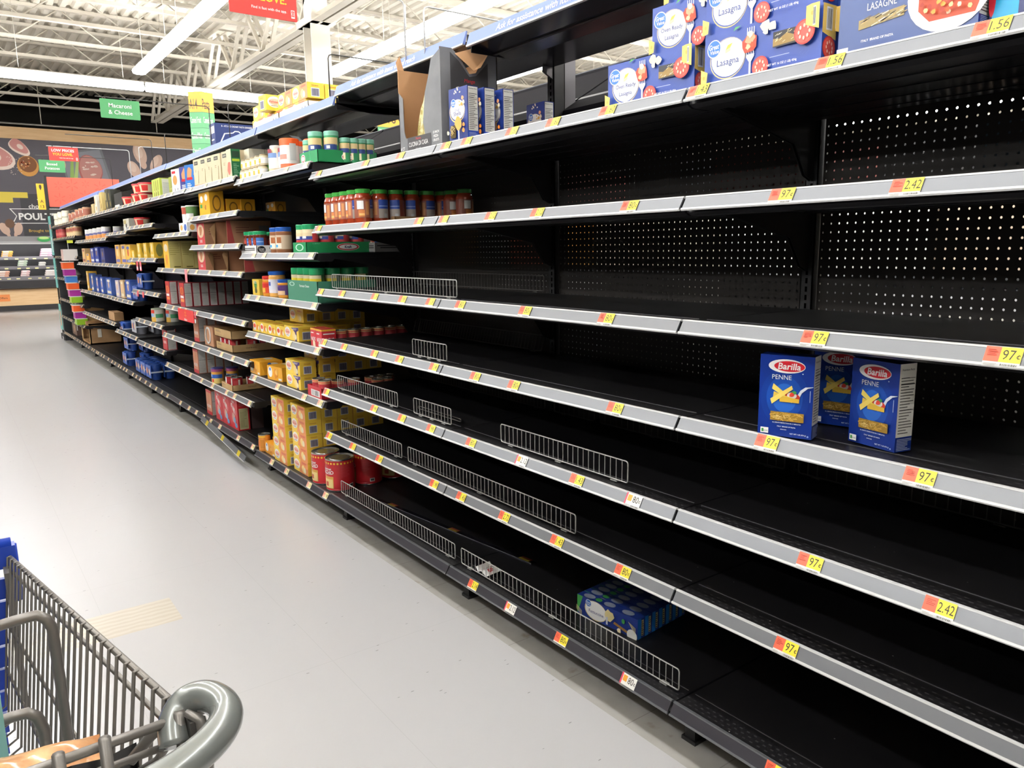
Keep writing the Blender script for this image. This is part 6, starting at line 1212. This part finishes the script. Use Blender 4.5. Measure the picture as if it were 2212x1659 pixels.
# rear gate: horizontal bars with vertical pins
def gate(x, z): return Vector((x, .800, z))
for k, z_ in enumerate((.978, .952, .926, .90)):
    b = MB(); b.tube([gate(.175 if k == 0 else .15, z_), gate(.0, z_-.002), gate(-.42, z_)], .0052 if k == 0 else .004, CARTG, 8); obj('gate_bar', b, t)
for x in (.145, .075, .035, -.04, -.12, -.2, -.3, -.4):
    b = MB(); b.tube([gate(x, .988)+Vector((0, -.006, 0)), gate(x, .56)+Vector((0, -.006, 0))], [.0058, .0052], CARTG, 8); obj('gate_pin', b, t)
# handle: fat tube curling round the right-hand side
hp = [(-.50, .655, .985), (-.2, .655, .99), (.02, .66, .998), (.09, .672, 1.0), (.135, .69, 1.0), (.165, .715, 1.0), (.180, .745, .998), (.181, .775, .996), (.172, .800, .993), (.156, .812, .986), (.142, .806, .972), (.138, .790, .955)]
from mathutils import geometry
pts = []
for i in range(len(hp)-1):
    p0 = Vector(hp[max(i-1, 0)]); p1 = Vector(hp[i]); p2 = Vector(hp[i+1]); p3 = Vector(hp[min(i+2, len(hp)-1)])
    for k in range(5):
        u = k/5; pts.append(.5*((2*p1)+(-p0+p2)*u+(2*p0-5*p1+4*p2-p3)*u*u+(-p0+3*p1-3*p2+p3)*u**3))
pts.append(Vector(hp[-1])); b = MB(); b.tube(pts, .0165, CT, 20); obj('handle', b, t)
DKM = mat('dark_bracket_metal', '3A3836', .4, metal=.6)
b = MB(); b.tube([(.150, .785, .99), (.160, .772, .985), (.163, .768, .95), (.160, .77, .90)], [.004, .006, .007, .007], CARTG, 8); b.box(.150, .158, .77, .80, .92, .985, DKM); obj('handle_bracket', b, t)
b = MB(); b.tube([(.158, .762, .962), (.158, .762, .90)], .006, mat('rusty_pin', '5A4038', .5, metal=.5), 8); obj('bracket_pin', b, t)
b = MB(); b.tube([(.148, .812, .975), (.12, .822, .955), (.10, .83, .93)], .006, CARTG, 8); b.tube([(.15, .83, .95), (.13, .86, .90), (.11, .88, .88)], .005, CARTG, 8); obj('hinge', b, t)
# child seat frame: two bent tubes inside the basket
b = MB(); b.tube([(-.36, 1.19, .935), (.025, 1.205, .962), (.05, 1.205, .962), (.060, 1.200, .955), (.066, 1.20, .94), (.068, 1.21, .85), (.068, 1.20, .60)], .0075, CARTG, 10); obj('seat_frame', b, t)
b = MB(); b.tube([(-.36, 1.12, .84), (.005, 1.134, .86), (.022, 1.132, .86), (.032, 1.13, .852), (.038, 1.13, .83), (.042, 1.14, .60)], .0075, CARTG, 10); obj('seat_frame', b, t)
# blue plastic front
b = MB(); c = RT_(1.85); b.box(c.x-.47, c.x+.012, 1.845, 1.875, .815, .862, CB); b.tube([(c.x-.47, 1.86, .862), (c.x+.006, 1.86, .862)], .014, CB, 10); b.tube([(c.x+.003, 1.862, .860), (c.x+.003, 1.85, .74)], .013, CB, 10); obj('front_bumper', b, t)
b = MB(); 
for k in range(9): z_ = .79-.05*k; b.box(c.x-.45, c.x-.012-.005*k, 1.855, 1.868, z_-.044, z_, CB)
obj('front_panel', b, t, 'ribbed blue plastic panel')
b = MB(); b.box(c.x-.014, c.x-.002, 1.80, 1.85, .50, .82, CARTG); obj('corner_post', b, t)
# undercarriage
b = MB(); b.tube([(.10, .70, .14), (.06, 1.9, .14)], .011, CARTG, 8); b.tube([(.10, .70, .14), (.12, .74, .5), (.14, .80, .9)], .011, CARTG, 8); obj('chassis', b, t); b = MB(); b.tube([(-.40, .70, .14), (-.36, 1.9, .14)], .011, CARTG, 8); b.tube([(-.40, .70, .14), (-.41, .74, .5), (-.42, .80, .9)], .011, CARTG, 8); obj('chassis', b, t)
for x, y in ((.10, .74), (-.40, .74), (.05, 1.86), (-.35, 1.86)): b = MB(); b.lathe([(0, -.015), (.05, -.015), (.058, -.01), (.058, .01), (.05, .015), (0, .015)], (0, 0, 0), P('2A2A2A', .6), 20); b.xform(Matrix.Translation((x, y, .058)) @ Matrix.Rotation(PI/2, 4, 'Y')); obj('wheel', b, t)
# caramel bag lying in the seat, black label
BAGM = noisy('caramel_film_bag', 'B07A50', 'D9A878', 16, .12, lo=.45, hi=.6); 
t = thing('bread_bag', (.0, .925, .850), 'shiny caramel coloured bag with a black label lying in the cart seat', 'bag')
b = MB(); n_ = 22; mm = 14; vs = []
for i in range(n_+1):
    for j in range(mm+1):
        u = i/n_; v = j/mm; x = -.34+.43*u; y = -.03+.11*v; hgt = .055*math.sin(PI*min(u*1.02, 1))**.5*math.sin(PI*v)**.6; hgt += .006*math.sin(17*u+5*v)*math.sin(PI*v)+.005*math.sin(31*u-9*v)*math.sin(PI*u)*math.sin(PI*v)
        vs.append((x, y, .02+hgt-.02*u*(1-v)))
b.add(vs, [(i*(mm+1)+j, (i+1)*(mm+1)+j, (i+1)*(mm+1)+j+1, i*(mm+1)+j+1) for i in range(n_) for j in range(mm)], BAGM, True)
b.add([(-.34, -.03, .0), (.09, -.03, -.01), (.09, .08, -.01), (-.34, .08, .0)], [(3, 2, 1, 0)], BAGM); obj('film', b, t)
b = MB(); vs = []
for i in range(15):
    u = i/14; x = -.34+.455*u
    for j in range(4): v = j/3; vs.append((x, -.036+.004*math.sin(12*u)+.006*(v-.5), -.03+.075*v+.018*u+.004*math.sin(25*u)*v))
b.add(vs, [(i*4+j, (i+1)*4+j, (i+1)*4+j+1, i*4+j+1) for i in range(14) for j in range(3)]+[(i*4+j+1, (i+1)*4+j+1, (i+1)*4+j, i*4+j) for i in range(14) for j in range(3)], mat('black_film', '0C0B0B', .22, coat=.4)); obj('black_label', b, t, 'black label band')
b = MB(); b.box(-.10, -.004, -.01, .01, 0, .40, P('7FB8B4', .5)); obj('teal_pack', b, None, 'teal pack standing in the cart at the left edge of the photo', 'pack', None, None, (.0, 1.09, .52))
